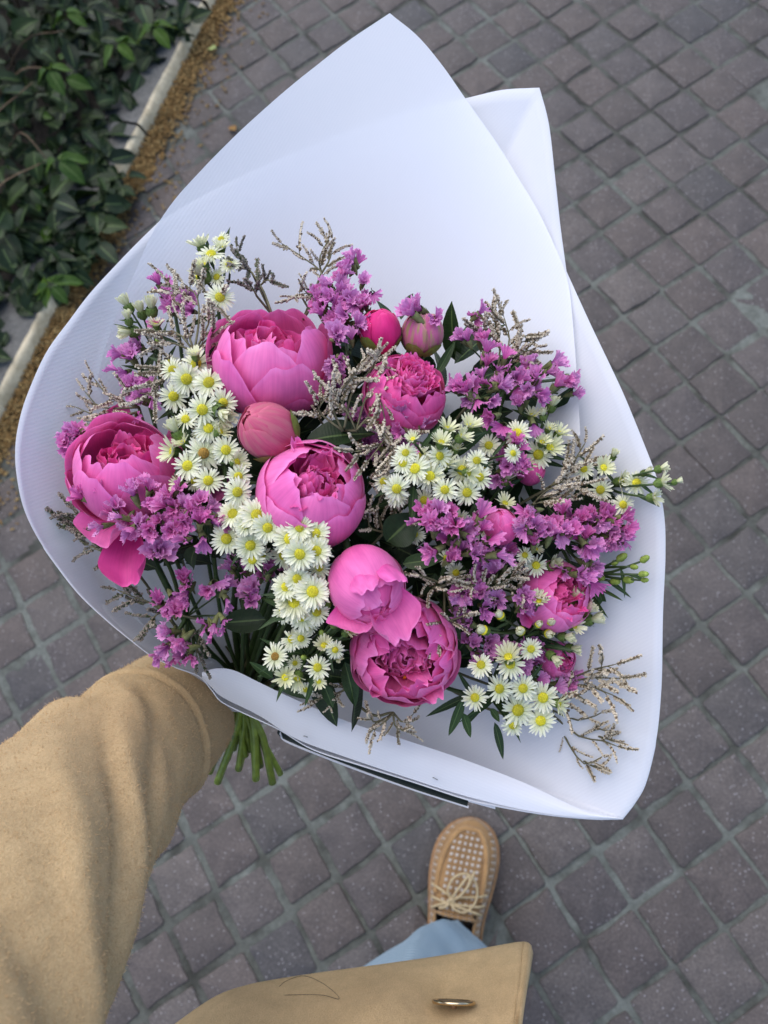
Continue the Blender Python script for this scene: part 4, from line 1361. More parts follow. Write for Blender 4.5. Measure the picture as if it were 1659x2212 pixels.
peony('pale pink and green bud beside the smooth magenta bud', 912, 722, 92, (0.08, 0.86, 0.50), 'bud', ('peony_pale', 'peony_pale', 'peony_pale'), spin=.2, sepals=5, seed=7)
PH = peony('smooth pink half closed peony resting on the ruffled open one', 792, 1262, 168, (0.42, -0.58, 0.70), 'bud', ('peony_light', 'peony_light', 'peony_mid'), spin=2.6, sepals=0, tail=True, seed=8, depth_off=-.020,
      drop=((1.15, .85, .85, 4.6, .0, .35, .35, .35), (1.05, .75, .85, 5.5, .0, .3, .4, .35)),
      leaves=((835, 1170, .478, .55, .5, .2, .026, .022, (.3, .2, .9)),))
_d = dome(792, 1262) - .02
hang_petal(PH, (790, 1255, _d + .006), (858, 1396, _d + .006), 120, 'peony_light', (.5, .1, .8), .8, .3, 6)
hang_petal(PH, (770, 1290, _d + .010), (790, 1372, _d + .004), 130, 'peony_light', (-.1, -.2, .9), .6, .4, 7)
peony('fully open ruffled deep pink peony near the front flap of the paper', 872, 1405, 244, (0.0, -0.12, 0.98), 'full', DP, spin=.3, tail=True, seed=9, depth_off=-.004,
      leaves=((760, 1440, .505, .15, -1.0, -.25, .050, .016, (.9, .1, .5)), (995, 1390, .49, -.35, 1.0, .1, .034, .010, (.9, .2, .5))))
peony('pink bud half hidden behind white asters in the middle', 1080, 1138, 78, (-0.05, 0.72, 0.66), 'bud', MD, spin=.3, seed=10, depth_off=-.008)
peony('pink peony behind the fading asters and arched statice', 1198, 1288, 156, (0.25, 0.25, 0.90), 'globe', ('peony_light', 'peony_mid', 'peony_mid'), spin=2.9, tail=True, seed=11, depth_off=-.003,
      drop=((1.0, .8, .7, 0.1, -.3, 1.1, .4, .3),))
peony('small deep pink peony low among dark purple statice', 1205, 1425, 78, (0.3, -0.1, 0.95), 'globe', DP, spin=.4, seed=12, depth_off=.012)
peony('little pink bud peeping out beneath the aster spray by the paper wall', 1146, 1018, 62, (0.2, 0.2, 0.95), 'bud', ('peony_mid', 'peony_mid', 'peony_mid'), spin=.4, seed=13, depth_off=.016)

# --- asters
def ray_head(seed, n=28, droop=0.0, cone=0.0, rad=0.0118, layers=1, r0=0.0030):
    """white ray florets round a disc; unit size in metres; faces +Z"""
    r = random.Random(seed)
    g = Geo()
    for l in range(layers):
        for i in range(n):
            if r.random() < .05: continue
            a = 2 * math.pi * (i + .5 * l) / n + r.gauss(0, .06)
            L = (rad - r0) * r.uniform(.80, 1.08) * (1 - .14 * l); w = 0.00084 * r.uniform(.85, 1.2)
            el = cone + r.gauss(0, .12) + .25 * l
            ca, sa = math.cos(a), math.sin(a)
            tw = r.gauss(0, .35)
            V, U = [], []
            rr, zz, pf = r0 * .8, -.0003 + .0004 * l, 0.0
            for f, wf in ((0, .6), (.3, 1.0), (.65, 1.05), (.9, .7), (1.0, .18)):
                e2 = el - droop * f
                rr += L * (f - pf) * math.cos(e2); zz += L * (f - pf) * math.sin(e2); pf = f
                for u in (-1, 0, 1):
                    ww = w * wf * u
                    V.append((rr * ca - sa * ww, rr * sa + ca * ww, zz + (abs(u) - .5) * w * .5 + tw * ww)); U.append((.5 + u / 2, .15 + .85 * f))
            g.add(V, grid_faces(3, 5), U)
    return g.mesh('flower_head')
def disc_mesh(seed, rad=0.0036, h=0.0020, n=58):
    r = random.Random(seed)
    g = Geo()
    V = [(rad * math.cos(2 * math.pi * k / 14) * s, rad * math.sin(2 * math.pi * k / 14) * s, z) for s, z in ((1.0, -.0008), (.98, 0.0004), (.7, h * .65), (.3, h * .95)) for k in range(14)]
    g.add(V, grid_faces(14, 4, True) + [tuple(range(42, 56))])
    for i in range(n):
        f = (i + .5) / n
        a = i * GA; q = rad * .98 * math.sqrt(f)
        z = h * (1 - f ** 1.4) + .0001
        hh = rad * .17 * r.uniform(.7, 1.3); w = rad * .085
        c = np.array([q * math.cos(a), q * math.sin(a), z])
        nrm = unit(np.array([q * math.cos(a) * .5, q * math.sin(a) * .5, rad]))
        t1 = unit(np.cross(nrm, [0.3, 0.8, 0.1])); t2 = np.cross(nrm, t1)
        g.add([c + t1 * w, c + t2 * w, c - t1 * w, c - t2 * w, c + nrm * hh], [(0, 1, 4), (1, 2, 4), (2, 3, 4), (3, 0, 4)])
    return g.mesh('disc')
def calyx_mesh(rad, L):
    g = Geo()
    n = 10
    V = [(rad * s * math.cos(2 * math.pi * k / n), rad * s * math.sin(2 * math.pi * k / n), z) for s, z in ((.15, -L), (.75, -L * .8), (1.0, -L * .4), (.9, 0)) for k in range(n)]
    g.add(V, grid_faces(n, 4, True))
    for k in range(2 * n):     # bracts
        a = math.pi * k / n; z = -L * (.65 if k % 2 else .35)
        c, s = math.cos(a), math.sin(a); w = rad * .16
        g.add([(rad * .96 * c - s * w, rad * .96 * s + c * w, z), (rad * .96 * c + s * w, rad * .96 * s - c * w, z), (rad * 1.3 * c, rad * 1.3 * s, z + L * .45)], [(0, 1, 2)])
    return g.mesh('calyx')
HEADS = {'o': [ray_head(s, 27 + s % 3 * 3, .25 + .12 * (s % 3), .16) for s in range(6)],
         'd': [ray_head(s + 20, 34, .35, .18, layers=2) for s in range(4)],
         'h': [ray_head(s + 40, 22, .15, .80, rad=.0108, r0=.0026) for s in range(3)],
         'c': [ray_head(s + 60, 16, .0, 1.22, rad=.0092, r0=.0018, layers=2) for s in range(3)],
         'w': [ray_head(s + 80, 17, -1.9, .55, rad=.0100, r0=.0030) for s in range(3)]}
for kk, ms in HEADS.items():
    for me in ms: me.materials.append(MATS['aster_ray' if kk in 'od' else 'aster_cream'])
DISCS = [disc_mesh(s) for s in range(3)]; DISCS_B = [disc_mesh(s + 5, .0032) for s in range(2)]; DISCS_S = [disc_mesh(s + 8, .0025, .0012, 30) for s in range(2)]
for me in DISCS_S: me.materials.append(MATS['aster_disc'])
for me in DISCS: me.materials.append(MATS['aster_disc'])
for me in DISCS_B: me.materials.append(MATS['aster_disc_brown'])
CALYX = calyx_mesh(.0034, .0062); CALYX.materials.append(MATS['calyx_green'])
BUDC = calyx_mesh(.0030, .0060); BUDC.materials.append(MATS['bud_green'])
bud_g = Geo()
bv = [(.0026 * s * math.cos(2 * math.pi * k / 10), .0026 * s * math.sin(2 * math.pi * k / 10), z) for s, z in ((.95, -.0006), (1.05, .0008), (.75, .0026), (.2, .0036)) for k in range(10)]
bud_g.add(bv, grid_faces(10, 4, True) + [tuple(range(30, 40))])
BUDM = bud_g.mesh('flower_bud'); BUDM.materials.append(MATS['bud_green'])
SLIM = []
for s in range(4):
    V, Fc, U = leaf_geo(.026, .0040, .3, .10 + .10 * s, 0, nu=3, nv=8, seed=s, point=.9)
    SLIM.append(make_mesh('leaf', V, Fc, U)); SLIM[-1].materials.append(MATS['aster_leaf'])

def aster(label, heads, spread=1.0, fill=.55, dz=0.0, tail=False, leaves=5, node=None, sink=0.040):
    """heads: (px, py, radius_px, kind); all hang on one branching stem"""
    H = np.array([(h[0], h[1]) for h in heads], float)
    cx, cy = H.mean(0) if node is None else node
    dn = dome(cx, cy) + dz
    nd = at(cx, cy, dn + sink)
    T = Thing('aster_spray', nd, label, 'aster', 'white aster sprays of the bouquet')
    P = add_stem(T, nd, unit(HAND - nd), .0016, 'stem_cut' if tail else 'stem_shaded_green', tail)
    stems = Geo()
    heads = list(heads)
    if fill:
        for (x, y, rp, kd) in [h for h in heads if h[3] in 'od']:
            if rng.random() < fill:
                heads.append((x + rng.gauss(0, 24), y + rng.gauss(0, 24), rp * rng.uniform(.55, .85), rng.choice('DDDhc')))
    for (x, y, rp, kd) in heads:
        d = dome(x, y) + dz + rng.gauss(0, .0035)
        if kd == 'D': d += rng.uniform(.008, .02); kd = 'o'
        p = at(x, y, d)
        off = np.array([x - cx, -(y - cy)]) / 75.0
        lean = 0.26 if kd in 'od' else 0.75
        ax = unit(cdir(off[0] * lean * spread + rng.gauss(0, .14), off[1] * lean * spread + rng.gauss(0, .14) + .06, 1.0))
        if kd in 'hcwb': ax = unit(cdir(off[0] * .8 + rng.gauss(0, .25), off[1] * .8 + .25 + rng.gauss(0, .25), .75))
        base_r = {'o': .0118, 'd': .0118, 'h': .0080, 'c': .0058, 'w': .0075, 'b': .0034}[kd]
        sc = (1.05 if kd == 'd' else (.75 if kd == 'b' else .98)) * rng.uniform(.92, 1.06) * rp * d / FPX / base_r
        M = mat4(frame(ax, rng.uniform(0, 6.28)), p, sc)
        if kd == 'b':
            h = T.add('flower_bud', BUDM, None, M)
            link('calyx', BUDC, None, h)
        else:
            h = T.add('flower_head', rng.choice(HEADS[kd]), None, M)
            if kd != 'c': link('disc', rng.choice(DISCS_S if kd == 'h' else (DISCS_B if (kd in 'od' and rng.random() < .03) else DISCS)), None, h)
            link('calyx', CALYX, None, h)
        b = p - ax * .006 * sc
        V, F_, U = tube_geo(spline([b, b * .6 + nd * .4 - ax * .008, nd], 8), np.linspace(.0007, .0012, 8), 5)
        stems.add(V, F_, U)
        if rng.random() < .55:
            q = b * .75 + nd * .25
            dr = unit(cdir(off[0] + rng.gauss(0, .9), off[1] + rng.gauss(0, .9), rng.uniform(-.1, .6)))
            z = unit(cdir(rng.gauss(0, .4), .3, 1)); z = unit(z - dr * np.dot(z, dr))
            T.add('leaf', rng.choice(SLIM), None, mat4(np.c_[np.cross(dr, z), dr, z], q, rng.uniform(.5, .95)))
    T.add('branches', stems.mesh('branches'), MATS['stem_shaded_green'])
    for k in range(leaves):
        i = rng.randrange(0, 7)
        q = P[i]
        dr = unit(cdir(rng.gauss(0, 1), rng.gauss(0, 1), rng.uniform(-.2, .7)))
        z = unit(cdir(rng.gauss(0, .4), rng.gauss(0, .4), 1)); z = unit(z - dr * np.dot(z, dr))
        T.add('leaf', rng.choice(SLIM), None, mat4(np.c_[np.cross(dr, z), dr, z], q, rng.uniform(.9, 1.6)))
    return T

aster('white aster spray standing highest against the paper at the top', [(456, 548, 34, 'o'), (434, 530, 30, 'h'), (478, 535, 22, 'h'), (432, 597, 32, 'o'), (495, 571, 27, 'o'), (475, 642, 34, 'o'), (440, 572, 24, 'h')], tail=True, node=(470, 640))
aster('aster spray of closed cream buds beside the paper, with one brown bud', [(274, 658, 22, 'c'), (327, 664, 24, 'c'), (277, 688, 18, 'c'), (280, 717, 22, 'c'), (337, 702, 20, 'h'), (305, 672, 20, 'c'), (340, 735, 8, 'b')], node=(335, 760))
aster('white aster spray of seven open heads left of the big open peony', [(424, 785, 37, 'o'), (372, 798, 32, 'o'), (403, 819, 40, 'o'), (451, 826, 41, 'o'), (375, 856, 39, 'o'), (437, 885, 42, 'o'), (482, 870, 35, 'o')], tail=True, dz=-.008)
aster('white aster spray with the largest open heads, left of the round bud', [(401, 905, 36, 'o'), (450, 925, 36, 'o'), (380, 930, 26, 'c'), (395, 956, 22, 'h'), (440, 979, 44, 'o'), (488, 972, 36, 'o'), (405, 1006, 38, 'o'), (512, 998, 26, 'h'), (450, 1038, 38, 'o'), (515, 1029, 32, 'o'), (513, 1063, 36, 'o'), (420, 1040, 30, 'D'), (372, 975, 30, 'h')], tail=True, dz=-.010)
aster('round tuft of creamy white asters left of the middle peony', [(503, 1110, 40, 'd'), (555, 1113, 46, 'd'), (489, 1164, 42, 'o'), (541, 1178, 38, 'd'), (545, 1209, 36, 'o'), (578, 1140, 36, 'd'), (530, 1135, 28, 'd')], dz=-.014, sink=.03)
aster('round tuft of white asters directly below the middle peony', [(626, 1164, 40, 'd'), (648, 1139, 36, 'd'), (682, 1152, 36, 'd'), (661, 1168, 30, 'd'), (648, 1197, 44, 'd'), (684, 1190, 38, 'd'), (690, 1226, 32, 'D'), (612, 1200, 34, 'D')], dz=-.018, sink=.03, tail=True)
aster('thick tuft of white asters beside the smooth pink half closed peony', [(636, 1300, 48, 'd'), (675, 1278, 45, 'd'), (642, 1250, 36, 'd'), (684, 1322, 36, 'o'), (618, 1268, 36, 'd'), (652, 1332, 40, 'o'), (612, 1318, 34, 'D'), (666, 1350, 30, 'D')], dz=-.016, sink=.03, tail=True)
aster('aster spray with greenish half open buds in front of the ruffled peony', [(630, 1381, 28, 'o'), (594, 1418, 34, 'o'), (686, 1442, 32, 'o'), (641, 1465, 28, 'h'), (616, 1463, 26, 'h'), (724, 1404, 26, 'o'), (700, 1394, 22, 'h'), (733, 1316, 19, 'h'), (710, 1304, 9, 'b'), (725, 1347, 20, 'h'), (750, 1363, 22, 'h'), (753, 1338, 24, 'h'), (695, 1366, 9, 'b'), (655, 1420, 8, 'b'), (772, 1330, 18, 'h'), (660, 1490, 22, 'D')], dz=-.008, node=(668, 1415))
aster('broad white aster spray right of the middle peony', [(857, 1056, 35, 'o'), (896, 1012, 40, 'o'), (928, 1029, 40, 'o'), (870, 1000, 30, 'o'), (876, 978, 28, 'o'), (950, 985, 34, 'o'), (998, 1016, 36, 'o'), (1036, 1031, 34, 'o'), (1009, 1064, 34, 'o'), (961, 1058, 32, 'o'), (1030, 995, 32, 'o'), (968, 926, 27, 'h'), (998, 943, 27, 'h'), (953, 955, 27, 'h'), (892, 948, 18, 'h'), (1015, 920, 26, 'h'), (962, 1000, 26, 'h'), (985, 970, 20, 'h'), (916, 1080, 30, 'D'), (828, 1040, 26, 'D')], spread=.6, fill=.9, tail=True, dz=-.018)
aster('aster spray with upright buds over the paper wall at the right', [(1117, 935, 33, 'o'), (1150, 897, 22, 'h'), (1173, 896, 14, 'c'), (1193, 875, 20, 'c'), (1208, 935, 24, 'h'), (1171, 955, 22, 'h'), (1163, 982, 36, 'o'), (1056, 962, 30, 'o'), (1133, 1003, 24, 'h'), (1185, 925, 18, 'h')], node=(1140, 985))
aster('aster spray reaching out over the right rim of the paper', [(1261, 1013, 26, 'o'), (1297, 1058, 34, 'o'), (1346, 1090, 31, 'o'), (1375, 1043, 32, 'o'), (1412, 1074, 24, 'h'), (1430, 1042, 24, 'h'), (1341, 1040, 24, 'h'), (1304, 1010, 24, 'h'), (1325, 984, 14, 'c'), (1395, 1020, 14, 'c'), (1462, 1040, 12, 'c'), (1428, 1012, 16, 'c')], node=(1300, 1040), spread=.5, leaves=7)
aster('small white asters beside the half hidden pink bud', [(1034, 1138, 36, 'o'), (992, 1124, 30, 'o'), (1053, 1102, 18, 'h'), (1091, 1087, 22, 'h'), (1096, 1032, 20, 'c'), (895, 1154, 26, 'D'), (963, 1207, 26, 'D'), (985, 1237, 26, 'D')], node=(1020, 1130))
aster('spray of tight round green aster buds reaching to the right rim', [(1346, 1202, 12, 'b'), (1395, 1206, 12, 'b'), (1361, 1253, 12, 'b'), (1300, 1248, 12, 'b'), (1393, 1240, 11, 'b'), (1332, 1256, 12, 'b'), (1395, 1253, 9, 'b'), (1330, 1215, 9, 'b'), (1372, 1225, 9, 'b')], node=(1280, 1235), leaves=6, sink=.012)
aster('pair of white asters between the two arched statice heads', [(1158, 1221, 30, 'o'), (1134, 1199, 24, 'o'), (1194, 1221, 20, 'c'), (1110, 1240, 18, 'D')], node=(1155, 1225))
aster('fading aster spray with curled cream rays at the lower right', [(1080, 1329, 22, 'w'), (1044, 1361, 24, 'w'), (1124, 1363, 24, 'w'), (1163, 1297, 22, 'h'), (1190, 1341, 22, 'w'), (1239, 1290, 24, 'c'), (1241, 1352, 24, 'h'), (1280, 1338, 24, 'c'), (1268, 1318, 20, 'c'), (1236, 1401, 18, 'c'), (1185, 1369, 22, 'w'), (1163, 1349, 18, 'w'), (1195, 1420, 18, 'c'), (1147, 1402, 30, 'o'), (1222, 1376, 20, 'c')], node=(1150, 1355), spread=.6, leaves=8, tail=True, dz=-.008)
aster('white aster spray of ten fresh heads lowest in the bouquet', [(1039, 1436, 32, 'o'), (1102, 1434, 36, 'o'), (1079, 1488, 34, 'o'), (1130, 1487, 34, 'o'), (1026, 1507, 33, 'o'), (1173, 1507, 38, 'o'), (1119, 1534, 42, 'o'), (1168, 1557, 40, 'o'), (1108, 1567, 33, 'o'), (1208, 1520, 26, 'h')], spread=.7, tail=True, dz=-.010, leaves=9, node=(1090, 1490))

# --- statice: papery pleated florets on winged stems
def statice_floret(seed):
    """papery calyx trumpet: pleated, often only a fan of it open"""
    r = random.Random(seed)
    g = Geo()
    arc = r.choice((1.0, .8, .62, .5))
    for lay in range(2 if arc > .7 else 1):
        n = 40
        R0, hz = (.0066, .0088) if lay == 0 else (.0040, .0098)
        p, q = r.uniform(0, 6.28), r.uniform(0, 6.28)
        V, U = [], []
        rings = ((.08, 0.0), (.24, .35), (.50, .66), (.80, .90), (1.0, 1.0))
        for f, zf in rings:
            for k in range(n):
                a = 2 * math.pi * arc * k / (n - 1)
                lob = 1 - .30 * f * (0.5 + .5 * math.cos(5 * a / arc + p)) ** 2
                ru = math.sin(13 * a + q) * .13 * f * f + math.sin(23 * a + p) * .10 * f * f
                rr = R0 * f * lob * (1 + .16 * math.sin(2 * a + q)) * (1 + .10 * math.sin(20 * a) * f)
                V.append((rr * math.cos(a), rr * math.sin(a), hz * zf * (1 + .18 * f * math.sin(a + p)) + R0 * ru)); U.append((k / n * 4, f))
        g.add(V, grid_faces(n, len(rings)), U)
    return g.mesh('floret')
ST = [statice_floret(s) for s in range(10)]; STP = [statice_floret(s + 19) for s in range(6)]
for me in ST: me.materials.append(MATS['statice_petal'])
for me in STP: me.materials.append(MATS['statice_pink'])
cg = Geo()
V = [(.0019 * s * math.cos(2 * math.pi * k / 8), .0019 * s * math.sin(2 * math.pi * k / 8), z) for s, z in ((.3, -.007), (.9, -.004), (1.1, -.001), (1.3, .0022)) for k in range(8)]
cg.add(V, grid_faces(8, 4, True))
for k in range(9):
    a = k * 2.1; c, s = math.cos(a), math.sin(a)
    cg.add([(.0020 * c - .0003 * s, .0020 * s + .0003 * c, -.003), (.0020 * c + .0003 * s, .0020 * s - .0003 * c, -.003), (.0046 * c, .0046 * s, .003)], [(0, 1, 2)])
SCAL = cg.mesh('calyx'); SCAL.materials.append(MATS['statice_calyx'])

def statice(label, pts, per=3, size=1.0, dz=0.0, pink=0.25, jit=13, up=(0, .35, .9), tail=False):
    A_ = np.array(pts, float)
    cx, cy = A_.mean(0)
    nd = at(cx, cy, dome(cx, cy) + dz + .034)
    T = Thing('statice_sprig', nd, label, 'statice', 'purple statice sprigs of the bouquet')
    add_stem(T, nd, unit(HAND - nd), .0016, 'stem_cut' if tail else 'stem_shaded_green', tail)
    br = Geo()
    for (x, y) in pts:
        d0 = dome(x, y) + dz
        p0 = at(x, y, d0 + .010)
        V, F_, U = tube_geo(spline([p0, p0 * .5 + nd * .5 + cdir(0, 0, -1) * .004, nd], 7), np.linspace(.0011, .0014, 7), 5, .5)
        br.add(V, F_, U)
        for k in range(per):
            qx, qy = x + rng.gauss(0, jit), y + rng.gauss(0, jit)
            d = d0 + rng.uniform(-.006, .005)
            ax = unit(cdir(up[0] + (qx - cx) / 130 + rng.gauss(0, .6), up[1] - (qy - cy) / 130 + rng.gauss(0, .6), up[2]))
            h = T.add('floret', rng.choice(STP if rng.random() < pink else ST), None, mat4(frame(ax, rng.uniform(0, 6.28)), at(qx, qy, d), size * rng.uniform(.75, 1.1)))
            link('calyx', SCAL, None, h)
    T.add('branches', br.mesh('branches'), MATS['stem_shaded_green'])
    return T
statice('tall purple statice head between the open peony and the magenta bud', [(750, 575), (735, 600), (700, 640), (720, 620), (765, 650), (800, 632), (745, 690), (775, 680), (755, 720), (720, 665), (735, 655), (700, 660), (735, 740), (750, 770), (720, 700), (790, 655)], dz=.004)
statice('loose purple statice behind the tan sprigs at the upper left', [(340, 628), (355, 650), (372, 680), (362, 695), (412, 668), (415, 655)], per=2, dz=.012)
statice('deep purple statice in the shade left of the white asters', [(292, 782), (275, 812), (305, 770), (300, 850), (320, 870), (335, 845), (310, 820)], per=3, dz=.022, pink=.05)
statice('small purple statice tip touching the paper at the far left', [(150, 955), (172, 965), (185, 948), (160, 975)], per=2, dz=.004)
statice('wide purple statice spray lying across the left peony', [(208, 1068), (245, 1060), (290, 1062), (330, 1065), (238, 1105), (280, 1105), (345, 1090), (385, 1100), (425, 1108), (365, 1125), (400, 1135), (440, 1130), (335, 1135), (300, 1130), (430, 1150), (370, 1085)], per=3, dz=-.016, pink=.45, up=(0, .55, .8), tail=True)
statice('single purple statice floret group below the left peony', [(350, 1182), (340, 1195)], per=2, size=1.25, dz=.0, jit=6, pink=0)
statice('drooping purple statice spray hanging over the near left rim', [(350, 1300), (372, 1290), (395, 1255), (405, 1270), (455, 1262), (480, 1278), (368, 1325), (388, 1318), (455, 1345), (465, 1330), (385, 1365), (400, 1380), (365, 1395), (385, 1415), (420, 1405), (350, 1405)], per=2, dz=.018, pink=.55, up=(-.1, -.2, .9), jit=9)
statice('purple statice in the dark gap beside the stems', [(500, 1225), (520, 1240), (545, 1300), (535, 1285), (570, 1245), (560, 1275), (590, 1240)], per=2, dz=.030)
statice('lone purple statice floret on a bent stalk against the paper', [(1020, 684), (1030, 682)], per=1, size=1.0, dz=.0, jit=3, pink=.5)
statice('purple statice floret pair leaning on the pale green bud', [(925, 676), (905, 684), (945, 690)], per=1, size=1.1, dz=-.010, jit=5, pink=0)
statice('broad airy purple statice spray at the upper right of the bouquet', [(1012, 745), (1040, 750), (1055, 775), (1080, 792), (1130, 790), (1165, 800), (1228, 815), (1200, 822), (1100, 812), (1140, 842), (1110, 850), (1080, 860), (1040, 832), (1005, 838), (990, 855), (1205, 850), (1130, 890), (1075, 905), (1015, 872), (1175, 825), (1150, 860), (1065, 830)], per=2, pink=.45, up=(.2, .45, .8), tail=True)
statice('dried tan and purple statice head amid white asters', [(1098, 968), (1112, 985), (1120, 1010), (1110, 1035), (1095, 990)], per=3, dz=.004)
statice('purple statice head leaning left of the half hidden bud', [(928, 1108), (948, 1115), (975, 1135), (1000, 1160), (1030, 1180), (1042, 1200), (1015, 1150), (940, 1138), (960, 1158), (985, 1175), (1010, 1195)], per=3, dz=-.014, pink=.4)
statice('arched purple statice plume right of the half hidden bud', [(1145, 1105), (1165, 1130), (1135, 1130), (1185, 1150), (1205, 1148), (1235, 1165), (1255, 1195), (1265, 1225), (1245, 1240), (1215, 1135), (1150, 1150), (1250, 1175)], per=3, dz=-.012)
statice('dense purple statice ball near the right rim', [(1288, 1112), (1310, 1122), (1268, 1132), (1332, 1142), (1300, 1160), (1255, 1108), (1320, 1165), (1285, 1145)], per=4, dz=-.002, pink=.4)
statice('purple statice under the tan sprigs beside the ruffled peony', [(1058, 1265), (1080, 1300), (1108, 1280), (1018, 1280), (1085, 1222), (1140, 1288), (1095, 1205), (1040, 1290), (1000, 1275)], per=3, dz=.004)
statice('dark purple statice low behind the freshest aster spray', [(1015, 1395), (1055, 1405), (1088, 1388), (1040, 1420), (1120, 1440), (1160, 1452), (1200, 1450), (1178, 1475), (1085, 1420), (1015, 1340), (990, 1350), (1215, 1470), (1140, 1420)], per=3, dz=.016, pink=.1)
statice('purple statice florets tucked below the dense hot pink peony', [(880, 912), (860, 915), (872, 945), (895, 935), (845, 900)], per=2, dz=.006, pink=.1)
statice('dark purple statice deep in the middle beneath the broad leaf', [(800, 930), (780, 955), (820, 960), (760, 900), (790, 890), (700, 780), (735, 810), (720, 840)], per=3, dz=.034, pink=0)

# --- sea lavender: tan sprigs of tiny pale bells
def spike(seed, L=0.030, curve=0.5, white=True, n=34):
    r = random.Random(seed)
    g = Geo()
    P = [(curve * L * .5 * (f ** 2), 0, L * f * (1 - .12 * curve * f)) for f in np.linspace(0, 1, 9)]
    V, F_, U = tube_geo(P, np.linspace(.00055, .0003, 9), 4); g.add(V, F_, U, 0)
    P = np.array(P)
    for i in range(n):
        f = .12 + .88 * i / (n - 1)
        p = np.array([np.interp(f, np.linspace(0, 1, 9), P[:, c]) for c in range(3)])
        tan = unit(np.array([curve * f, 0, 1]))
        side = np.array([r.gauss(.75, .4) * (1 if curve > 0 else -1), (1 if i % 2 else -1) * r.uniform(.3, .9), 0])
        d = unit(tan * .75 + unit(side) * .8 + np.array([r.gauss(0, .15) for _ in range(3)]))
        ln = .0052 * r.uniform(.75, 1.15) * (1 - .30 * f); w = .00128 * r.uniform(.8, 1.25)
        t1 = unit(np.cross(d, [.2, .5, .8])); t2 = np.cross(d, t1)
        ring1 = [p + d * ln * .38 + (math.cos(a) * t1 + math.sin(a) * t2) * w for a in (0, 2.09, 4.19)]
        ring2 = [p + d * ln * .85 + (math.cos(a) * t1 + math.sin(a) * t2) * w * 1.25 for a in (0.5, 2.59, 4.69)]
        g.add([p] + ring1, [(0, 1, 2), (0, 2, 3), (0, 3, 1)], mi=1)
        op = r.random() < .85
        g.add(ring1 + ring2 + [p + d * ln], [(0, 1, 4, 3), (1, 2, 5, 4), (2, 0, 3, 5), (3, 4, 6), (4, 5, 6), (5, 3, 6)], mi=2 if op else 1)
    return g.mesh('flower_spike', False)
SPK = [spike(s, .026 + .003 * (s % 3), (.9, .5, -.6, .2)[s % 4]) for s in range(6)]
SPKG = [spike(s + 30, .026, (.8, -.5, .4)[s % 3]) for s in range(3)]
for me in SPK:
    for mm in ('lavender_stem', 'lavender_husk', 'lavender_white'): me.materials.append(MATS[mm])
for me in SPKG:
    for mm in ('lavender_stem', 'stem_dark', 'lavender_grey'): me.materials.append(MATS[mm])

def lavender(label, lines, dz=0.0, grey=False, step=17, size=1.0, tail=False):
    """lines: pixel polylines of the twigs, tip last"""
    b0 = lines[0][0]
    nd = at(b0[0], b0[1], dome(*b0) + dz + .02)
    T = Thing('sea_lavender_sprig', nd, label, 'sea lavender', 'sea lavender sprigs of the bouquet')
    add_stem(T, nd, unit(HAND - nd), .0011, 'lavender_stem', tail)
    tw = Geo()
    for ln in lines:
        A_ = np.array(ln, float)
        n = max(6, int(np.sum(np.linalg.norm(np.diff(A_, axis=0), axis=1)) / step))
        Q = spline(A_, n)
        W = []
        for i, (x, y) in enumerate(Q):
            f = i / (n - 1)
            W.append(at(x, y, dome(x, y) + dz + .012 * (1 - f) + rng.gauss(0, .001)))
        W = np.array(W)
        V, F_, U = tube_geo(np.vstack([nd[None], W]), np.linspace(.0009, .0004, n + 1), 5); tw.add(V, F_, U)
        for i in range(1, n):
            if i < n * .25 and n > 8: continue
            tn = unit(W[i] - W[i - 1])
            sd = unit(np.cross(tn, cdir(0, 0, 1))) * (1 if i % 2 else -1)
            dr = unit(tn + sd * rng.uniform(.3, .9) + cdir(0, 0, 1) * rng.uniform(-.1, .5)) if i < n - 1 else tn
            T.add('flower_spike', rng.choice(SPKG if grey else SPK), None, mat4(frame(dr, rng.uniform(0, 6.28)), W[i], size * rng.uniform(.46, .76) * (1 if i < n - 1 else .9)))
    T.add('twigs', tw.mesh('twigs'), MATS['lavender_stem'])
    return T
lavender('bushy tan sea lavender left of the large open peony', [[(420, 760), (400, 700), (385, 650), (372, 622)], [(420, 760), (430, 690), (425, 640), (400, 615)], [(420, 760), (450, 700), (455, 650), (470, 660)], [(420, 760), (370, 740), (345, 745)], [(420, 760), (440, 740), (470, 715)], [(420, 760), (385, 720), (340, 715)], [(400, 780), (350, 790), (330, 830)], [(400, 800), (355, 820), (325, 850)]], dz=-.006)
lavender('grey green sea lavender twig behind the top asters', [[(588, 680), (570, 630), (545, 590), (520, 560), (512, 535)], [(560, 620), (575, 605), (590, 610)], [(555, 640), (545, 620)], [(545, 590), (530, 580)]], dz=.014, grey=True, size=.9)
lavender('pale sea lavender sprig with bent tips beside the tall statice', [[(655, 690), (690, 630), (695, 590), (660, 560), (612, 528)], [(695, 590), (690, 560), (708, 520)], [(695, 590), (712, 560), (718, 520)], [(668, 670), (650, 640), (640, 640)], [(680, 650), (660, 630)]], dz=.006, size=.85)
lavender('thin sea lavender twigs against the paper at the far left', [[(300, 880), (240, 860), (205, 820)], [(300, 880), (220, 880), (185, 848)], [(300, 890), (230, 905), (165, 880)], [(300, 890), (250, 900), (195, 915)], [(300, 880), (270, 850), (310, 850)]], dz=.012, size=.85)
lavender('grey withered sea lavender under the left peony by the rim', [[(260, 1190), (220, 1170), (180, 1130), (160, 1105)], [(250, 1190), (205, 1165), (158, 1140)], [(262, 1195), (230, 1195), (195, 1180)]], dz=.012, grey=True, size=1.1, step=13)
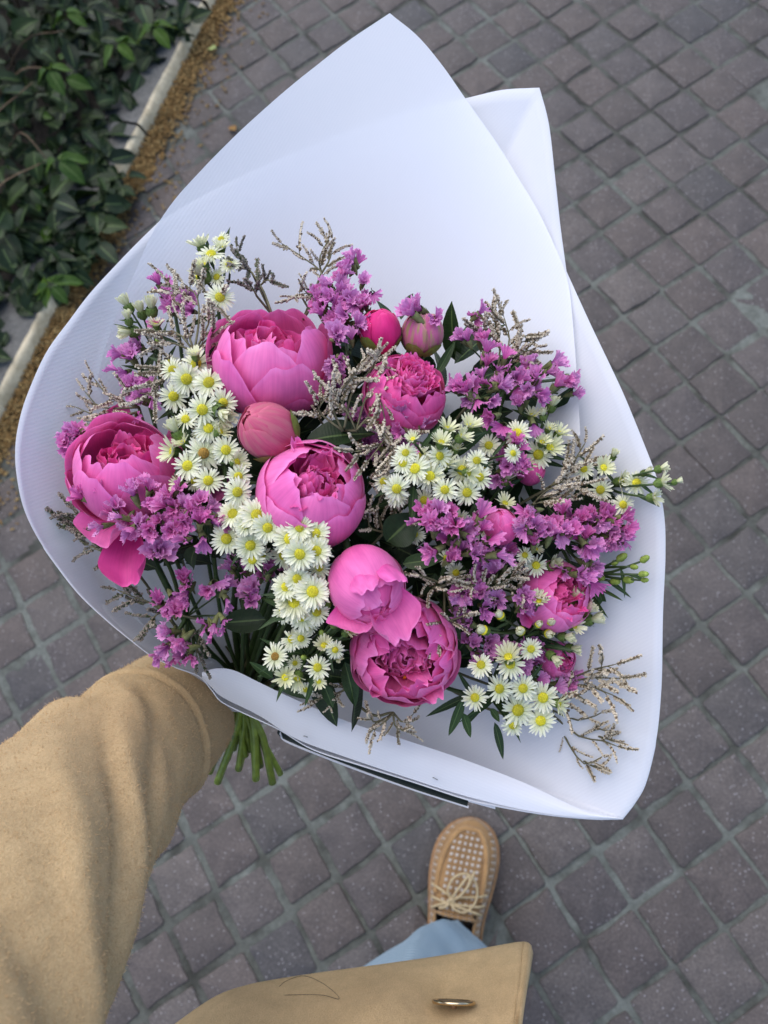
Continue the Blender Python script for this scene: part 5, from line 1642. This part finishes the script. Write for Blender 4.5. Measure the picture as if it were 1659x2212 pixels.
lavender('grey withered sea lavender twig along the near left rim', [[(350, 1320), (320, 1300), (290, 1290), (255, 1275)], [(355, 1320), (335, 1330), (325, 1345)], [(440, 1340), (430, 1380), (425, 1410)]], dz=.030, grey=True, step=13)
lavender('arching cream sea lavender plume between the two upper peonies', [[(740, 930), (720, 880), (745, 830), (790, 795)], [(740, 930), (690, 890), (700, 865)], [(745, 920), (760, 850), (800, 800), (812, 780)], [(770, 930), (790, 860), (815, 840), (830, 900)], [(770, 930), (800, 900), (825, 930)], [(770, 930), (745, 880), (725, 850)]], dz=-.006, step=14)
lavender('cream sea lavender hanging below the dense hot pink peony', [[(850, 900), (830, 950), (800, 990)], [(850, 900), (848, 960), (838, 1010)], [(850, 900), (870, 935), (855, 970)], [(840, 950), (800, 970), (770, 975)]], dz=-.002, step=15, size=.85)
lavender('curled cream sea lavender plume above the airy statice', [[(1075, 800), (1080, 750), (1070, 700), (1068, 680)], [(1075, 800), (1100, 740), (1090, 690)], [(1075, 800), (1120, 750), (1130, 725), (1148, 742)], [(1080, 790), (1110, 760), (1140, 760)], [(1060, 780), (1050, 730), (1040, 720)], [(1090, 800), (1115, 770), (1130, 780)]], dz=.004, size=1.0, step=14)
lavender('tan sea lavender beside the asters that cross the right rim', [[(1190, 1050), (1230, 1010), (1262, 960)], [(1190, 1050), (1240, 1020), (1270, 1000)], [(1190, 1050), (1220, 1040), (1245, 1055)], [(1150, 1090), (1180, 1060), (1210, 1050)], [(1150, 1090), (1190, 1080), (1230, 1075)]], dz=-.004, step=14)
lavender('feathery tan sea lavender pointing at the lower right rim', [[(1205, 1480), (1270, 1450), (1325, 1436)], [(1205, 1480), (1270, 1465), (1330, 1465)], [(1205, 1490), (1260, 1480), (1320, 1500)], [(1205, 1495), (1230, 1490), (1260, 1510)], [(1200, 1500), (1215, 1520)]], dz=.0, size=1.0, step=13)
lavender('thin brown sea lavender twigs lying on the paper at the bottom', [[(1195, 1545), (1250, 1590), (1300, 1600), (1328, 1610)], [(1195, 1535), (1240, 1555), (1275, 1550), (1298, 1540)], [(1205, 1560), (1230, 1610), (1262, 1650), (1300, 1635)], [(1250, 1590), (1290, 1575), (1310, 1580)], [(1255, 1640), (1280, 1655), (1300, 1660)], [(1290, 1590), (1325, 1600)]], dz=.006, size=.75, step=20)
lavender('curled sea lavender twig below the ruffled open peony', [[(850, 1540), (830, 1560), (800, 1580)], [(850, 1540), (870, 1560), (890, 1545)], [(850, 1545), (855, 1570), (880, 1580)], [(835, 1550), (810, 1560), (800, 1550)]], dz=.012, size=.8, step=12)
lavender('small sea lavender tuft on the shaded paper by the green buds', [[(760, 1480), (735, 1495), (725, 1510)], [(745, 1490), (710, 1505), (680, 1512)]], dz=.026, size=.7, step=12)
lavender('cream sea lavender tips across the shaded gap right of the smooth peony', [[(960, 1265), (930, 1250), (890, 1240)], [(960, 1265), (935, 1270), (975, 1262)], [(985, 1345), (955, 1340), (940, 1365)], [(960, 1345), (990, 1335), (1010, 1325)]], dz=-.004, size=.85, step=13)
lavender('tan sea lavender tips over the purple statice near the ruffled peony', [[(1010, 1300), (1050, 1275), (1080, 1262)], [(1050, 1275), (1030, 1262), (1015, 1268)], [(1080, 1265), (1105, 1250), (1120, 1240)], [(1085, 1270), (1120, 1275), (1145, 1285)]], dz=-.008, size=.85, step=13)
lavender('shaded sea lavender between the middle peony and broad asters', [[(830, 1150), (815, 1100), (830, 1060)], [(830, 1150), (850, 1110), (860, 1080)], [(830, 1150), (800, 1140), (795, 1110)], [(835, 1160), (860, 1140), (875, 1120)], [(700, 920), (690, 900), (720, 890)]], dz=.014, size=.8, step=14)

# --- the hand that holds the stems, out of sight behind the paper
hv, he, hr = [], [], []
ex = unit(np.cross(AXIS, cdir(0, 0, 1))); ey = np.cross(AXIS, ex)
def hadd(p, rr, prev):
    hv.append(tuple(float(c) for c in p)); hr.append(rr)
    if prev is not None: he.append((prev, len(hv) - 1))
    return len(hv) - 1
wr = at(398, 1520, .650)
HB = at(462, 1440, .690)
def around(ang, rad, h): return HB + (ex * math.cos(ang) + ey * math.sin(ang)) * rad + AXIS * h
tw_ = wr - HB; a0 = math.atan2(np.dot(tw_, ey), np.dot(tw_, ex))
w0 = hadd(wr, .024, None)
pm = hadd(around(a0, .040, 0), .022, w0)
for q, (h, ln) in enumerate(((.030, 1.0), (.011, 1.08), (-.008, 1.02), (-.026, .85))):
    k1 = hadd(around(a0 + .45, .038, h * .8), .0125, pm)
    k2 = hadd(around(a0 + 1.15 * ln, .035, h), .0095, k1)
    k3 = hadd(around(a0 + 2.0 * ln, .032, h), .0088, k2)
    hadd(around(a0 + 2.75 * ln, .030, h), .0072, k3)
k1 = hadd(around(a0 - .5, .038, .012), .0135, pm)
k2 = hadd(around(a0 - 1.15, .035, .030), .0105, k1)
hadd(around(a0 - 1.75, .033, .042), .0085, k2)
hm = bpy.data.meshes.new('hand'); hm.from_pydata(hv, he, [])
hand = person.add('hand', hm, MATS['skin'])
hand.modifiers.new('skin', 'SKIN')
for i_, rr in enumerate(hr):
    hm.skin_vertices[0].data[i_].radius = (rr, rr)
    hm.skin_vertices[0].data[i_].use_root = (i_ == 1)
ss = hand.modifiers.new('sub', 'SUBSURF'); ss.levels = 2; ss.render_levels = 2

# long slim leaves and dark greenery between the heads
fol = Thing('greenery', HAND + AXIS * .06, 'dark slim leaves filling the gaps between the flowers', 'foliage')
for k in range(620):
    x, y = rng.uniform(300, 1300), rng.uniform(700, 1520)
    if ((x - 780) / 470) ** 2 + ((y - 1110) / 370) ** 2 > 1 or (x < 560 and y > 1230): continue
    d = dome(x, y) + rng.uniform(.040, .085)
    p = at(x, y, min(d, paper_depth(x, y) - .01))
    dr = unit(AXIS * .4 + np.array([rng.gauss(0, .7) for _ in range(3)]))
    z = unit(cdir(rng.gauss(0, .5), rng.gauss(0, .5), 1)); z = unit(z - dr * np.dot(z, dr))
    V, Fc, U = leaf_geo(rng.uniform(.030, .045), rng.uniform(.010, .018), .3, .2, .03, nu=5, nv=8, seed=k)
    fol.add('leaf', make_mesh('leaf', V, Fc, U), MATS['peony_leaf'], mat4(np.c_[np.cross(dr, z), dr, z], p))
# leaves that show clearly: slim aster leaves below the lowest spray and others
for (x0, y0, x1, y1, w, dzz) in ((1000, 1510, 970, 1592, .007, 0), (1000, 1540, 1018, 1595, .006, 0), (1068, 1560, 1090, 1644, .006, 0), (1060, 1530, 1080, 1560, .005, 0), (745, 1430, 770, 1530, .011, .012),
                            (590, 1465, 540, 1430, .006, .015), (700, 1480, 720, 1530, .008, .018), (893, 1050, 890, 1130, .006, -.012), (870, 1218, 960, 1205, .010, .0), (942, 810, 985, 735, .006, .01), (1290, 1270, 1345, 1295, .003, 0),
                            (635, 1085, 600, 1072, .006, -.012), (1010, 900, 1070, 960, .014, .02), (930, 1290, 940, 1240, .014, .02), (800, 1305, 840, 1295, .007, -.012)):
    a, b = at(x0, y0, dome(x0, y0) + .008 + dzz), at(x1, y1, dome(x1, y1) + dzz)
    dr = unit(b - a); z = unit(cdir(.25, .2, 1)); z = unit(z - dr * np.dot(z, dr))
    V, Fc, U = leaf_geo(np.linalg.norm(b - a), w, .3, .06, .02, nu=5, nv=10, seed=int(x0))
    fol.add('leaf', make_mesh('leaf', V, Fc, U), MATS['aster_leaf'], mat4(np.c_[np.cross(dr, z), dr, z], a))
